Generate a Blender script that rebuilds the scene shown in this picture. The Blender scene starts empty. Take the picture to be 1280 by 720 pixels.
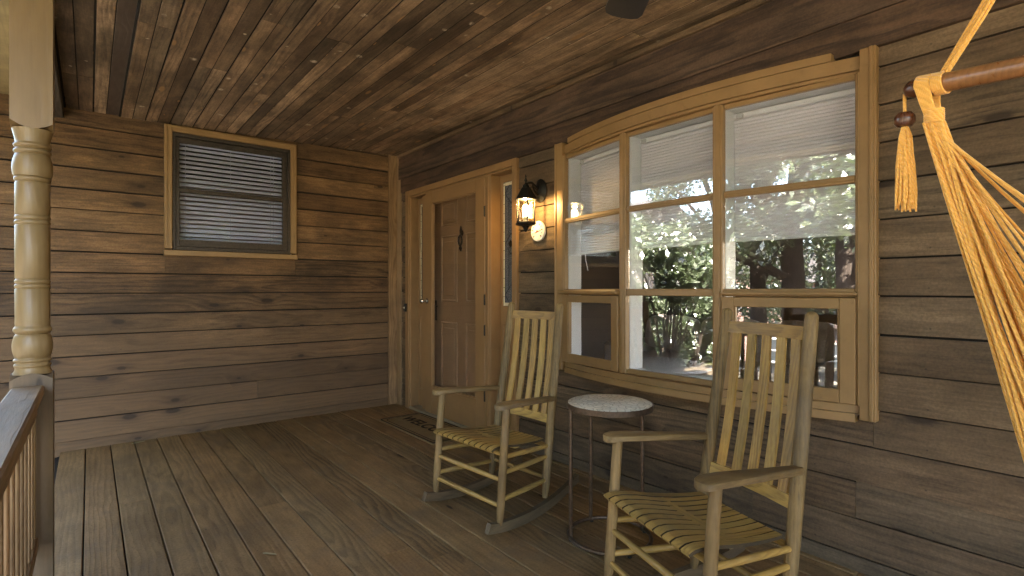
import bpy, math, random
import numpy as np
from mathutils import Vector, Matrix
random.seed(7); rng = np.random.default_rng(11)
R = math.radians
S = bpy.context.scene
COL = S.collection

# ------------------------------------------------------------------ helpers
class MB:
    """collects shapes, builds ONE mesh object; every vertex carries a wood-grain coordinate and a random value"""
    def __init__(self):
        self.v = []; self.f = []; self.w = []; self.r = []; self.sm = []
    def _add(self, vs, fs, axis=0, smooth=False, M=None, board=True):
        """axis = grain direction (0,1,2) in the local frame"""
        n = len(self.v)
        vs = [Vector(p) for p in vs]
        o = [random.uniform(0, 60), random.uniform(-.11, .11), random.uniform(.02, .16)]
        tl = random.uniform(-.035, .035); tb = random.uniform(-.02, .02)
        rd = (random.random(), random.random(), random.random(), 1)
        c = sum(vs, Vector()) / len(vs)
        ax = (axis, (axis + 1) % 3, (axis + 2) % 3)
        ext = [max(p[i] for p in vs) - min(p[i] for p in vs) for i in range(3)]
        if ext[ax[1]] < ext[ax[2]]: ax = (ax[0], ax[2], ax[1])
        for p in vs:
            d = p - c
            a, b, t = d[ax[0]], d[ax[1]], d[ax[2]]
            self.w.append((a + o[0], b + o[1] + tb * a, t + o[2] + tl * a))
            self.r.append(rd)
        for p in vs:
            self.v.append(M @ p if M is not None else p)
        for f in fs:
            self.f.append([i + n for i in f]); self.sm.append(smooth)
    def box(self, lo, hi, axis=0, ch=.0, M=None):
        x0, y0, z0 = [min(a, b) for a, b in zip(lo, hi)]; x1, y1, z1 = [max(a, b) for a, b in zip(lo, hi)]
        if ch <= 0:
            vs = [(x0,y0,z0),(x1,y0,z0),(x1,y1,z0),(x0,y1,z0),(x0,y0,z1),(x1,y0,z1),(x1,y1,z1),(x0,y1,z1)]
            fs = [(0,3,2,1),(4,5,6,7),(0,1,5,4),(1,2,6,5),(2,3,7,6),(3,0,4,7)]
            self._add(vs, fs, axis, False, M); return
        ch = min(ch, .45 * min(x1-x0, y1-y0, z1-z0))
        vs = []; idx = {}
        X = (x0, x1); Y = (y0, y1); Z = (z0, z1); s = (1, -1)
        for i in (0,1):
            for j in (0,1):
                for k in (0,1):
                    c = (X[i], Y[j], Z[k])
                    for a in range(3):       # vertex lying on the face of axis a
                        p = [c[0] + s[i]*ch, c[1] + s[j]*ch, c[2] + s[k]*ch]; p[a] = c[a]
                        idx[(i,j,k,a)] = len(vs); vs.append(tuple(p))
        fs = []
        q = lambda *t: [idx[u] for u in t]
        for i in (0,1):
            f = q((i,0,0,0),(i,1,0,0),(i,1,1,0),(i,0,1,0)); fs.append(f if i else f[::-1])
            f = q((0,i,0,1),(0,i,1,1),(1,i,1,1),(1,i,0,1)); fs.append(f if i else f[::-1])
            f = q((0,0,i,2),(1,0,i,2),(1,1,i,2),(0,1,i,2)); fs.append(f if i else f[::-1])
        for i in (0,1):
            for j in (0,1):
                f = q((i,j,0,0),(i,j,1,0),(i,j,1,1),(i,j,0,1)); fs.append(f[::-1] if i == j else f)
                f = q((i,0,j,0),(i,1,j,0),(i,1,j,2),(i,0,j,2)); fs.append(f if i == j else f[::-1])
                f = q((0,i,j,1),(1,i,j,1),(1,i,j,2),(0,i,j,2)); fs.append(f[::-1] if i == j else f)
                for k in (0,1):
                    f = q((i,j,k,0),(i,j,k,1),(i,j,k,2)); fs.append(f if (i+j+k) % 2 else f[::-1])
        self._add(vs, fs, axis, False, M)
    def prism(self, poly, z0, z1, axis=1, M=None, smooth=False):
        """poly = ccw list of (x,y)"""
        n = len(poly)
        vs = [(x, y, z0) for x, y in poly] + [(x, y, z1) for x, y in poly]
        fs = [list(range(n))[::-1], list(range(n, 2*n))] + [(i, (i+1) % n, n+(i+1) % n, n+i) for i in range(n)]
        self._add(vs, fs, axis, smooth, M)
    def tube(self, pts, rad, n=10, axis=0, caps=True, M=None, flat=1.0):
        pts = [Vector(p) for p in pts]
        if not hasattr(rad, '__len__'): rad = [rad] * len(pts)
        vs = []; fs = []; prev = None
        for i, p in enumerate(pts):
            t = (pts[min(i+1, len(pts)-1)] - pts[max(i-1, 0)]).normalized()
            if prev is None:
                h = Vector((0,0,1)) if abs(t.z) < .9 else Vector((1,0,0))
                u = t.cross(h).normalized()
            else:
                u = (prev - t * prev.dot(t)).normalized()
            prev = u; w = t.cross(u)
            for k in range(n):
                a = 2*math.pi*k/n
                vs.append(p + (u*math.cos(a) + w*math.sin(a)*flat) * rad[i])
        for i in range(len(pts)-1):
            for k in range(n):
                a, b = i*n+k, i*n+(k+1) % n
                fs.append((a, b, b+n, a+n))
        if caps:
            fs.append(tuple(range(n))[::-1]); fs.append(tuple(range((len(pts)-1)*n, len(pts)*n)))
        self._add(vs, fs, axis, True, M)
    def lathe(self, prof, n=24, c=(0,0,0), M=None, axis=2, caps=True):
        """prof = [(r,z)] bottom to top"""
        vs = []; fs = []
        for r, z in prof:
            for k in range(n):
                a = 2*math.pi*k/n; vs.append((c[0]+r*math.cos(a), c[1]+r*math.sin(a), c[2]+z))
        for i in range(len(prof)-1):
            for k in range(n):
                a, b = i*n+k, i*n+(k+1) % n
                fs.append((a, b, b+n, a+n))
        if caps:
            fs.append(tuple(range(n))[::-1]); fs.append(tuple(range((len(prof)-1)*n, len(prof)*n)))
        self._add(vs, fs, axis, True, M)
    def raw(self, vs, fs, smooth=False, axis=0, M=None): self._add(vs, fs, axis, smooth, M)
    def build(self, name, mat, parent=None, local=False):
        off = Vector()
        if parent is not None and not local:
            q = parent
            while q is not None: off += q.location; q = q.parent
        me = bpy.data.meshes.new(name)
        me.from_pydata([tuple(p - off) for p in self.v], [], self.f)
        me.polygons.foreach_set('use_smooth', self.sm)
        a = me.attributes.new('wood', 'FLOAT_VECTOR', 'POINT'); a.data.foreach_set('vector', np.array(self.w, 'f').ravel())
        a = me.attributes.new('rnd', 'FLOAT_COLOR', 'POINT'); a.data.foreach_set('color', np.array(self.r, 'f').ravel())
        if any(self.sm):
            try: me.set_sharp_from_angle(angle=R(38))
            except Exception: pass
        me.materials.append(mat); me.update()
        o = bpy.data.objects.new(name, me); COL.objects.link(o)
        if parent is not None: o.parent = parent
        return o

def tag(o, label=None, cat=None, group=None, kind=None):
    if label: o['label'] = label
    if cat: o['category'] = cat
    if group: o['group'] = group
    if kind: o['kind'] = kind
    return o
def thing(name, label, cat, loc=(0,0,0), rz=0, group=None):
    o = bpy.data.objects.new(name, None); COL.objects.link(o)
    o.location = loc; o.rotation_euler = (0,0,rz); o.empty_display_size = .1
    return tag(o, label, cat, group, 'thing')
def copy_tree(o, parent=None):
    c = o.copy(); COL.objects.link(c)
    if parent is not None: c.parent = parent
    for ch in list(o.children): copy_tree(ch, c)
    return c

# ------------------------------------------------------------------ materials
class NT:
    def __init__(self, name):
        self.m = bpy.data.materials.new(name); self.m.use_nodes = True
        self.t = self.m.node_tree; self.t.nodes.clear()
        self.out = self.t.nodes.new('ShaderNodeOutputMaterial')
    def n(self, typ, props=None, **ins):
        nd = self.t.nodes.new('ShaderNode' + typ)
        for k, v in (props or {}).items(): setattr(nd, k, v)
        for k, v in ins.items():
            key = int(k[1:]) if k[0] == 'i' and k[1:].isdigit() else k.replace('_', ' ')
            s = nd.inputs[key]
            if isinstance(v, bpy.types.NodeSocket): self.t.links.new(v, s)
            else:
                if isinstance(v, (tuple, list)) and len(v) == 3 and s.type == 'RGBA': v = (*v, 1)
                s.default_value = v
        return nd
    def math(self, op, a, b=0.0, c=None, clamp=False):
        kw = dict(i0=a, i1=b)
        if c is not None: kw['i2'] = c
        return self.n('Math', {'operation': op, 'use_clamp': clamp}, **kw).outputs[0]
    def vmul(self, v, s): return self.n('VectorMath', {'operation': 'MULTIPLY'}, i0=v, i1=s).outputs[0]
    def vadd(self, v, s): return self.n('VectorMath', {'operation': 'ADD'}, i0=v, i1=s).outputs[0]
    def noise(self, v, scale=1, detail=3, rough=.55, dist=0):
        return self.n('TexNoise', None, Vector=v, Scale=scale, Detail=detail, Roughness=rough, Distortion=dist).outputs[0]
    def mr(self, v, a, b, c=0., d=1., smooth=True):
        return self.n('MapRange', {'interpolation_type': 'SMOOTHSTEP' if smooth else 'LINEAR'}, Value=v, From_Min=a, From_Max=b, To_Min=c, To_Max=d).outputs[0]
    def mix(self, f, a, b, bt='MIX'):
        nd = self.t.nodes.new('ShaderNodeMix'); nd.data_type = 'RGBA'; nd.blend_type = bt; nd.clamp_result = False
        for s, v in ((nd.inputs[0], f), (nd.inputs[6], a), (nd.inputs[7], b)):
            if isinstance(v, bpy.types.NodeSocket): self.t.links.new(v, s)
            else: s.default_value = (*v, 1) if isinstance(v, (tuple, list)) and len(v) == 3 else v
        return nd.outputs[2]
    def attr(self, name, out='Vector'): return self.n('Attribute', {'attribute_name': name}).outputs[out]
    def pos(self): return self.n('NewGeometry').outputs['Position']
    def sep(self, v): return self.n('SeparateXYZ', None, Vector=v).outputs
    def comb(self, x=0., y=0., z=0.): return self.n('CombineXYZ', None, X=x, Y=y, Z=z).outputs[0]
    def finish(self, color, rough=.6, bump=None, bstr=.3, bdist=.002, metal=0., spec=.5, **extra):
        b = self.n('BsdfPrincipled')
        for k, v in dict(Base_Color=color, Roughness=rough, Metallic=metal, Specular_IOR_Level=spec, **extra).items():
            s = b.inputs[k.replace('_', ' ')]
            if isinstance(v, bpy.types.NodeSocket): self.t.links.new(v, s)
            else: s.default_value = (*v, 1) if isinstance(v, (tuple, list)) and len(v) == 3 else v
        if bump is not None:
            bp = self.n('Bump', None, Strength=bstr, Distance=bdist, Height=bump)
            self.t.links.new(bp.outputs[0], b.inputs['Normal'])
        self.t.links.new(b.outputs[0], self.out.inputs[0])
        return self.m

def wood(name, mid, dark, light, ring=70., ring_amt=.6, fiber_amt=.35, knots=.5, var=.25, blotch=.35, rough=.65, spec=.35,
         specks=0., bstr=.35, grey=None, grey_z=None, dirt=None, knot_col=(.018,.010,.006), nails=None, saw_amt=.0, figure=None, fib=(14, 190, 190), knot_scale=(1.5, 5.)):
    T = NT(name)
    co = T.attr('wood'); rd = T.sep(T.attr('rnd', 'Vector')); p = T.pos()
    s = T.sep(co)
    n1 = T.math('SUBTRACT', T.noise(T.vmul(co, (.9, 3, 3)), 1, 2), .5)
    n2 = T.math('SUBTRACT', T.noise(T.vmul(T.vadd(co, (7.3, 3.1, 1.7)), (1.1, 1.5, 1.5)), 1, 2), .5)
    n3 = T.math('SUBTRACT', T.noise(T.vmul(co, (3, 30, 30)), 1, 2), .5)
    # knots
    kv = T.comb(T.math('MULTIPLY', s[0], knot_scale[0]), T.math('ADD', T.math('MULTIPLY', s[1], knot_scale[1]), T.math('MULTIPLY', rd[2], 37.)), 0.)
    kn = T.n('TexVoronoi', {'voronoi_dimensions': '2D', 'feature': 'F1'}, Vector=kv, Scale=1., Randomness=1.)
    kd = kn.outputs['Distance']; kc = T.sep(kn.outputs['Color'])
    on = T.math('LESS_THAN', kc[0], knots)
    size = T.math('MULTIPLY_ADD', T.math('MULTIPLY', kc[1], kc[1]), .12, .045)
    kk = T.math('MULTIPLY', T.mr(T.math('DIVIDE', kd, size), .55, 1.15, 1., 0.), on)
    kw = T.math('MULTIPLY', T.mr(kd, .0, .45, 1., 0.), on)
    b = T.math('ADD', s[1], T.math('MULTIPLY', n1, .07)); c = T.math('ADD', s[2], T.math('MULTIPLY', n2, .16))
    rr = T.math('SQRT', T.math('ADD', T.math('MULTIPLY', b, b), T.math('MULTIPLY', c, c)))
    rr = T.math('ADD', rr, T.math('MULTIPLY', kw, .03))
    ph = T.math('ADD', T.math('ADD', T.math('MULTIPLY', rr, ring), T.math('MULTIPLY', n3, .6)), T.math('MULTIPLY', T.noise(T.vmul(T.vadd(co, (3.3, 0, 9.1)), (.4, 9, 9)), 1, 2), 2.2))
    fr = T.math('FRACT', ph)
    rg = T.math('MULTIPLY', T.mr(fr, .15, .8), T.mr(fr, .86, 1., 1., 0.))
    fb = T.math('MULTIPLY_ADD', T.noise(T.vmul(co, (4., 75, 75)), 1, 3, .6), .5, T.math('MULTIPLY', T.noise(T.vmul(co, fib), 1, 3, .65), .5))
    fbs = T.mr(fb, .36, .64)
    ra_ = T.math('MULTIPLY', T.math('MULTIPLY_ADD', T.math('MULTIPLY', rd[2], rd[2]), 1.25, .35) if figure is None else figure, ring_amt, None, True)
    col = T.mix(T.math('MULTIPLY', rg, ra_), mid, dark)
    col = T.mix(T.math('MULTIPLY', fbs, fiber_amt), col, light)
    streak = T.noise(T.vmul(T.vadd(co, (0, 11., 0)), (1.8, 45, 45)), 1, 4, .65)
    col = T.mix(T.math('MULTIPLY', T.mr(streak, .52, .72), .32), col, dark)
    # per board tone
    v = T.math('MULTIPLY_ADD', rd[0], 2*var, 1-var)
    col = T.mix(1., col, T.n('CombineColor', None, Red=v, Green=T.math('MULTIPLY', v, T.math('MULTIPLY_ADD', rd[1], .10, .95)), Blue=T.math('MULTIPLY', v, T.math('MULTIPLY_ADD', rd[1], .18, .9))).outputs[0], 'MULTIPLY')
    bl = T.noise(T.vmul(p, (1.3, 1.3, 2.2)), 1, 5, .62)
    bm = T.mr(bl, .3, .7, 1-blotch, 1+blotch*.6)
    col = T.mix(1., col, T.n('CombineColor', None, Red=bm, Green=bm, Blue=bm).outputs[0], 'MULTIPLY')
    sm2 = T.mr(T.noise(T.vmul(T.vadd(co, (21., 5., 0)), (2.0, 8.5, 8.5)), 1, 6, .7), .33, .67, 1-blotch*.85, 1+blotch*.5)
    saw = T.mr(T.noise(p, 95, 3, .65), .3, .7, 1-.16*saw_amt, 1+.14*saw_amt)
    sm2 = T.math('MULTIPLY', sm2, saw)
    col = T.mix(1., col, T.n('CombineColor', None, Red=sm2, Green=sm2, Blue=sm2).outputs[0], 'MULTIPLY')
    if grey is not None:
        z = T.sep(p)[2]
        g = T.mr(T.math('ADD', z, T.math('MULTIPLY', T.math('SUBTRACT', T.noise(T.vmul(p, (1.5, 1.5, 6)), 1, 4), .5), 1.2)), grey_z[0], grey_z[1], 1., 0.)
        lum = T.mix(T.math('MULTIPLY', rg, ring_amt*.7), grey, tuple(.45*x for x in grey))
        lum = T.mix(T.math('MULTIPLY', fbs, .4), lum, tuple(1.35*x for x in grey))
        lum = T.mix(1., lum, T.n('CombineColor', None, Red=v, Green=v, Blue=v).outputs[0], 'MULTIPLY')
        col = T.mix(T.math('MULTIPLY', g, .85), col, lum)
    if dirt is not None:
        dn = T.noise(T.vmul(p, (3., 3., 3.)), 1, 6, .7)
        col = T.mix(T.math('MULTIPLY', T.mr(dn, .48, .72), .55), col, dirt)
    col = T.mix(T.math('MULTIPLY', kk, .85), col, knot_col)
    ring2 = T.math('MULTIPLY', T.math('SUBTRACT', T.math('POWER', kw, 1.6), kk, None, True), .6)
    col = T.mix(T.math('MULTIPLY', ring2, .9), col, dark)
    if specks > 0:
        vs = T.n('TexVoronoi', {'feature': 'F1'}, Vector=T.vadd(p, T.vmul(T.n('TexNoise', None, Vector=p, Scale=9.).outputs['Color'], (.06, .06, .0))), Scale=8.5, Randomness=1.)
        cc = T.sep(vs.outputs['Color'])
        sz = T.math('MULTIPLY_ADD', T.math('POWER', cc[1], 4.), .20, .048)
        sm = T.math('MULTIPLY', T.math('LESS_THAN', cc[0], specks), T.mr(T.math('DIVIDE', vs.outputs['Distance'], sz), .5, 1.1, 1., 0.))
        ssn = T.mr(T.noise(T.vmul(p, (60, 25, 25)), 1, 3), .4, .6)
        col = T.mix(T.math('MULTIPLY', sm, T.math('MULTIPLY_ADD', ssn, .6, .25)), col, (.62, .53, .40))
    if nails is not None:
        ps = T.sep(p); u = ps[nails[0]]; q = ps[nails[1]]
        def per(v_, per_, off): return T.math('MULTIPLY', T.math('ABSOLUTE', T.math('SUBTRACT', T.math('FRACT', T.math('DIVIDE', T.math('SUBTRACT', v_, off), per_)), .5)), per_)
        jx = T.math('MULTIPLY_ADD', T.math('SUBTRACT', rd[1], .5), .03, u)
        du = per(jx, .406, 0.); dq = per(q, nails[2], nails[3])
        dq = T.math('ABSOLUTE', T.math('SUBTRACT', dq, nails[4]))
        dd = T.math('SQRT', T.math('ADD', T.math('MULTIPLY', du, du), T.math('MULTIPLY', dq, dq)))
        col = T.mix(T.math('MULTIPLY', T.mr(dd, .0022, .005, 1., 0.), .5), col, (.012,.010,.009))
    h = T.math('ADD', T.math('MULTIPLY', rg, -.5), T.math('MULTIPLY', fb, .9))
    rf = T.math('ADD', T.math('MULTIPLY', fb, .25), rough-.12)
    return T.finish(col, rf, h, bstr, .0025, spec=spec)

def paint(name, col, rough=.45, var=.12, spec=.4, dirt=None, grain=.25, metal=0., scale=6.):
    T = NT(name); p = T.pos(); co = T.attr('wood')
    nz = T.noise(p, scale, 5, .6)
    v = T.mr(nz, .3, .7, 1-var, 1+var*.6)
    c = T.mix(1., col, T.n('CombineColor', None, Red=v, Green=v, Blue=v).outputs[0], 'MULTIPLY')
    st = T.noise(T.vmul(co, (4, 90, 90)), 1, 3)
    c = T.mix(T.math('MULTIPLY', T.mr(st, .45, .75), grain), c, tuple(.55*x for x in col))
    if dirt is not None:
        c = T.mix(T.math('MULTIPLY', T.mr(T.noise(p, 17, 5, .7), .55, .75), .5), c, dirt)
    r = T.math('ADD', rough-.08, T.math('MULTIPLY', nz, .16))
    return T.finish(c, r, st, .12, .001, spec=spec, metal=metal)

def metal(name, col, rough=.4, met=.8):
    T = NT(name); nz = T.noise(T.pos(), 60, 4)
    return T.finish(T.mix(T.mr(nz, .35, .7), col, tuple(.6*c for c in col)), T.math('MULTIPLY_ADD', nz, .25, rough-.1), nz, .1, .0005, metal=met)

def glass(name, r0=.055, tint=(.98,.98,.985), waves=.0):
    T = NT(name)
    lw = T.n('LayerWeight', None, Blend=.5).outputs['Facing']
    fr = T.math('MULTIPLY_ADD', T.math('POWER', lw, 5.), 1-r0, r0)
    tr = T.n('BsdfTransparent', None, Color=tint)
    gl = T.n('BsdfGlossy', None, Color=(1,1,1), Roughness=.0)
    if waves > 0:
        bp = T.n('Bump', None, Strength=waves, Distance=.01, Height=T.noise(T.pos(), 3., 1))
        T.t.links.new(bp.outputs[0], gl.inputs['Normal'])
    mx = T.n('MixShader', None, i0=fr, i1=tr.outputs[0], i2=gl.outputs[0])
    T.t.links.new(mx.outputs[0], T.out.inputs[0]); return T.m

def emis(name, col, st):
    T = NT(name); e = T.n('Emission', None, Color=col, Strength=st); T.t.links.new(e.outputs[0], T.out.inputs[0]); return T.m

EXP = .158
M = {}
M['siding_end'] = wood('siding_end', saw_amt=1., mid=(.138,.074,.032), dark=(.034,.018,.009), light=(.225,.136,.066), ring=34, ring_amt=.5, fiber_amt=.5, knots=.48, var=.28, blotch=.45, nails=(0, 2, EXP, -.085 + .03 - EXP/2, 0.), knot_scale=(2.2, 5.),
                       grey=(.094,.055,.027), grey_z=(.35, 1.5), rough=.7)
M['siding_house'] = wood('siding_house', saw_amt=1., mid=(.112,.074,.043), dark=(.033,.021,.013), light=(.172,.118,.072), ring=34, ring_amt=.5, fiber_amt=.45, nails=(1, 2, EXP, -.087 + .03 - EXP/2, 0.), knot_scale=(2.2, 5.), knots=.42, var=.2, blotch=.35, rough=.72)
M['frieze'] = wood('frieze', saw_amt=1., mid=(.088,.055,.037), dark=(.022,.015,.012), light=(.150,.086,.050), figure=1., ring=22, ring_amt=.8, knots=.2, var=.12, blotch=.4, rough=.7)
M['cornerw'] = wood('cornerw', (.26,.165,.085), (.11,.062,.03), (.34,.22,.12), ring=60, ring_amt=.5, knots=.4, var=.08, blotch=.25, rough=.6)
M['floor'] = wood('floor', saw_amt=1., mid=(.235,.139,.060), dark=(.094,.057,.027), light=(.31,.198,.094), ring=48, ring_amt=.55, fiber_amt=.35, knots=.05, nails=(1, 0, .15, -.173, .045), var=.10, blotch=.2, rough=.70, spec=.13, dirt=(.15,.102,.062), bstr=.35)
M['ceiling'] = wood('ceiling', saw_amt=1., mid=(.220,.142,.084), dark=(.050,.031,.019), light=(.42,.29,.18), ring=36, ring_amt=.45, fiber_amt=.45, knots=.38, var=.48, blotch=.5, rough=.6, specks=.95, dirt=(.040,.025,.016),
                    knot_col=(.30,.17,.07), knot_scale=(2.2, 8.))
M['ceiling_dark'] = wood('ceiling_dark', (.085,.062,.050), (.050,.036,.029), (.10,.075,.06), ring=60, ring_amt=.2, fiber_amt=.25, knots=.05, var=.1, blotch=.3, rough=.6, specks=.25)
M['beam'] = wood('beam', (.075,.055,.042), (.035,.025,.02), (.11,.085,.065), ring=60, knots=.1, var=.1)
M['chair'] = wood('chair', (.37,.225,.056), (.16,.088,.024), (.50,.33,.10), ring=80, ring_amt=.55, fiber_amt=.45, knots=.04, var=.13, blotch=.22, rough=.48, spec=.45, dirt=(.21,.145,.07), bstr=.2)
M['chair_worn'] = wood('chair_worn', (.195,.118,.044), (.085,.050,.022), (.31,.205,.085), ring=80, ring_amt=.6, fiber_amt=.5, knots=.05, var=.1, blotch=.35, rough=.6, dirt=(.13,.10,.07), bstr=.35)
M['slat_edge_shade'] = wood('slat_edge_shade', (.050,.032,.015), (.03,.018,.009), (.07,.046,.022), ring=90, ring_amt=.2, knots=0., var=.1, blotch=.3, rough=.8)
M['rocker'] = wood('rocker', (.092,.060,.030), (.046,.03,.016), (.145,.10,.055), ring=90, ring_amt=.4, knots=.03, var=.1, blotch=.4, rough=.65)
M['trim'] = paint('trim', (.262,.157,.066), .42, .12, grain=.12, dirt=(.16,.095,.04))
M['trim_door'] = paint('trim_door', (.25,.143,.062), .42, .10, grain=.12)
M['door'] = paint('door', (.25,.145,.072), .4, .1, grain=.15)
M['post'] = wood('post', (.168,.109,.047), (.110,.068,.028), (.20,.135,.060), ring=70, ring_amt=.3, fiber_amt=.25, knots=.05, var=.03, blotch=.10, rough=.42, spec=.45, bstr=.12)
M['postbase'] = wood('postbase', (.098,.064,.036), (.058,.037,.022), (.135,.09,.055), ring=50, ring_amt=.3, fiber_amt=.25, knots=.05, var=.03, blotch=.3, rough=.5, bstr=.15)  # darker than the shaft: shade on the lower block put into its colour
M['rail'] = wood('rail', (.195,.122,.064), (.11,.068,.036), (.26,.172,.10), ring=40, ring_amt=.3, knots=.03, var=.1, blotch=.3, rough=.6, spec=.2)
M['bronze'] = metal('bronze', (.055,.042,.033), .45, .5)
M['black'] = metal('black', (.018,.016,.014), .5, .6)
M['chrome'] = metal('chrome', (.6,.58,.55), .2, 1.)
M['brass'] = metal('brass', (.35,.25,.10), .35, 1.)
M['tablemetal'] = metal('tablemetal', (.105,.068,.045), .42, .6)
M['white'] = paint('white', (.66,.68,.71), .45, .04, grain=.04)
M['glass'] = glass('glass', .10)
M['glass_thin'] = glass('glass_thin', .055)
M['glass_screen'] = glass('glass_screen', .03, (.90,.91,.94))
M['glass_amber'] = glass('glass_amber', .04, (1., .93, .78))
M['bulb'] = emis('bulb', (1., .80, .50), 3.2)
M['soffit'] = paint('soffit', (.34,.25,.12), .6, .25, grain=.5)

def fabric(name, col, sc=140, rough=.9, lines=None, sheen=.2):
    T = NT(name); p = T.pos(); co = T.attr('wood')
    nz = T.noise(p, sc, 2); big = T.noise(p, 2.3, 3)
    c = T.mix(T.mr(nz, .35, .7), col, tuple(.84*x for x in col)); c = T.mix(T.math('MULTIPLY', T.mr(big, .4, .7), .25), c, tuple(.75*x for x in col))
    return T.finish(c, rough, nz, .3, .002, spec=.15, Sheen_Weight=sheen)
M['shade'] = fabric('shade', (.66,.66,.72), 300)
M['blind'] = paint('blind', (.78,.79,.90), .4, .05, grain=.05)
def ropem():
    T = NT('rope'); p = T.pos()
    w1 = T.n('TexWave', {'wave_type': 'BANDS', 'bands_direction': 'DIAGONAL'}, Vector=T.vmul(p, (1, -1, 1)), Scale=62., Distortion=2.5, Detail=2.).outputs['Fac']
    nz = T.noise(p, 420, 3); big = T.noise(p, 14, 4)
    c = T.mix(T.math('MULTIPLY', T.mr(w1, .0, .5, 1., 0.), .30), (.78,.40,.085), (.50,.235,.045))
    c = T.mix(T.math('MULTIPLY', T.mr(nz, .4, .7), .3), c, (.88,.52,.16)); c = T.mix(T.math('MULTIPLY', T.mr(big, .45, .7), .35), c, (.60,.30,.06))
    return T.finish(c, .92, T.math('ADD', w1, T.math('MULTIPLY', nz, .6)), .55, .002, spec=.1, Sheen_Weight=.35)
M['rope'] = ropem()
M['sofa'] = fabric('sofa', (.74,.68,.66), 60)
M['interior'] = paint('interior', (.20,.17,.15), .8, .05, grain=.0)
M['interior_wood'] = paint('interior_wood', (.13,.085,.05), .5, .2, grain=.4)
M['barwood'] = wood('barwood', (.27,.125,.048), (.15,.065,.024), (.36,.18,.08), ring=110, ring_amt=.4, knots=0., var=.02, blotch=.15, rough=.3, spec=.5, bstr=.08)
M['bead'] = wood('bead', (.085,.028,.012), (.04,.014,.007), (.12,.045,.02), ring=110, ring_amt=.4, knots=0., var=.02, blotch=.15, rough=.28, spec=.5, bstr=.05)

def leaded():
    T = NT('leaded'); p = T.pos(); nz = T.noise(p, 120, 3)
    c = T.mix(T.mr(nz, .35, .7), (.060,.070,.085), (.16,.17,.19))
    return T.finish(c, .12, nz, .5, .003, spec=.6)
M['leaded'] = leaded()
def creamglass():
    T = NT('creamglass'); nz = T.noise(T.pos(), 25, 3); return T.finish(T.mix(nz, (.62,.52,.34), (.74,.66,.48)), .25, nz, .2, .002)
M['creamglass'] = creamglass()
M['bracket'] = paint('bracket', (.42,.43,.44), .5, .05)
M['came'] = metal('came', (.04,.04,.045), .5, .7)

def mosaic():
    T = NT('mosaic'); p = T.pos()
    q = T.vmul(p, (1, 1, 0))
    v = T.n('TexVoronoi', {'feature': 'DISTANCE_TO_EDGE', 'voronoi_dimensions': '2D'}, Vector=q, Scale=34.).outputs[0]
    vc = T.n('TexVoronoi', {'feature': 'F1', 'voronoi_dimensions': '2D'}, Vector=q, Scale=34.).outputs['Color']
    s = T.sep(vc)
    t = T.mix(s[0], (.55,.54,.47), (.82,.79,.70)); t = T.mix(T.math('MULTIPLY', s[1], .45), t, (.56,.60,.58))
    g = T.mr(v, .03, .09)
    return T.finish(T.mix(g, (.30,.28,.24), t), .35, g, .4, .001)
M['mosaic'] = mosaic()
def coir(name, a, b):
    T = NT(name); nz = T.noise(T.pos(), 220, 3); nb = T.noise(T.pos(), 14, 4)
    return T.finish(T.mix(T.math('MULTIPLY_ADD', nz, .6, T.math('MULTIPLY', nb, .4)), a, b), .95, nz, .8, .004, spec=.1)
M['coir'] = coir('coir', (.10,.068,.032), (.32,.22,.105)); M['coir_dark'] = coir('coir_dark', (.012,.009,.007), (.05,.035,.022))
M['gap_black'] = paint('gap_black', (.012,.009,.007), .95, .2)
M['rubber'] = paint('rubber', (.03,.025,.02), .8, .1)
def dial():
    T = NT('dial'); return T.finish(T.mix(T.noise(T.pos(), 40, 2), (.72,.70,.66), (.82,.80,.76)), .35)
M['dial'] = dial()
M['red'] = paint('red', (.5,.03,.02), .4, .02)
M['leafdry'] = paint('leafdry', (.30,.25,.13), .7, .2)

def leafmat(name, a, b):
    T = NT(name); r = T.sep(T.attr('rnd', 'Vector'))
    c = T.mix(r[0], a, b)
    d = T.n('BsdfDiffuse', None, Color=c); tl = T.n('BsdfTranslucent', None, Color=T.mix(1., c, (1.2, 1.35, .75), 'MULTIPLY')); g = T.n('BsdfGlossy', None, Color=(.9,.9,.85), Roughness=.38)
    m1 = T.n('MixShader', None, i0=.35, i1=d.outputs[0], i2=tl.outputs[0]); m2 = T.n('MixShader', None, i0=.16, i1=m1.outputs[0], i2=g.outputs[0])
    T.t.links.new(m2.outputs[0], T.out.inputs[0]); return T.m
M['leaf1'] = leafmat('leaf1', (.065,.088,.04), (.12,.15,.07)); M['leaf2'] = leafmat('leaf2', (.075,.10,.045), (.13,.165,.085))
M['bark'] = wood('bark', (.085,.065,.05), (.03,.022,.018), (.13,.10,.08), ring=40, ring_amt=.8, knots=.1, var=.1, blotch=.5, rough=.9, bstr=1.)
def groundm():
    T = NT('ground'); p = T.pos(); a = T.noise(p, .35, 5); b = T.noise(p, 9, 5, .7)
    c = T.mix(T.mr(a, .4, .62), (.16,.125,.085), (.085,.11,.035)); c = T.mix(T.math('MULTIPLY', T.mr(b, .45, .7), .6), c, (.06,.05,.03))
    return T.finish(c, .95, b, .8, .03, spec=.1)
M['ground'] = groundm()
def brick(name, c1, c2):
    T = NT(name); p = T.pos(); s = T.sep(p)
    v = T.comb(s[1], s[2], 0.)
    br = T.n('TexBrick', None, Vector=v, Color1=c1, Color2=c2, Mortar=(.42,.40,.36), Scale=4., Mortar_Size=.02)
    return T.finish(T.mix(T.math('MULTIPLY', T.noise(p, 2, 4), .3), br.outputs[0], (.2,.15,.12)), .85)
M['brick'] = brick('brick', (.27,.12,.09), (.20,.09,.07))
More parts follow.
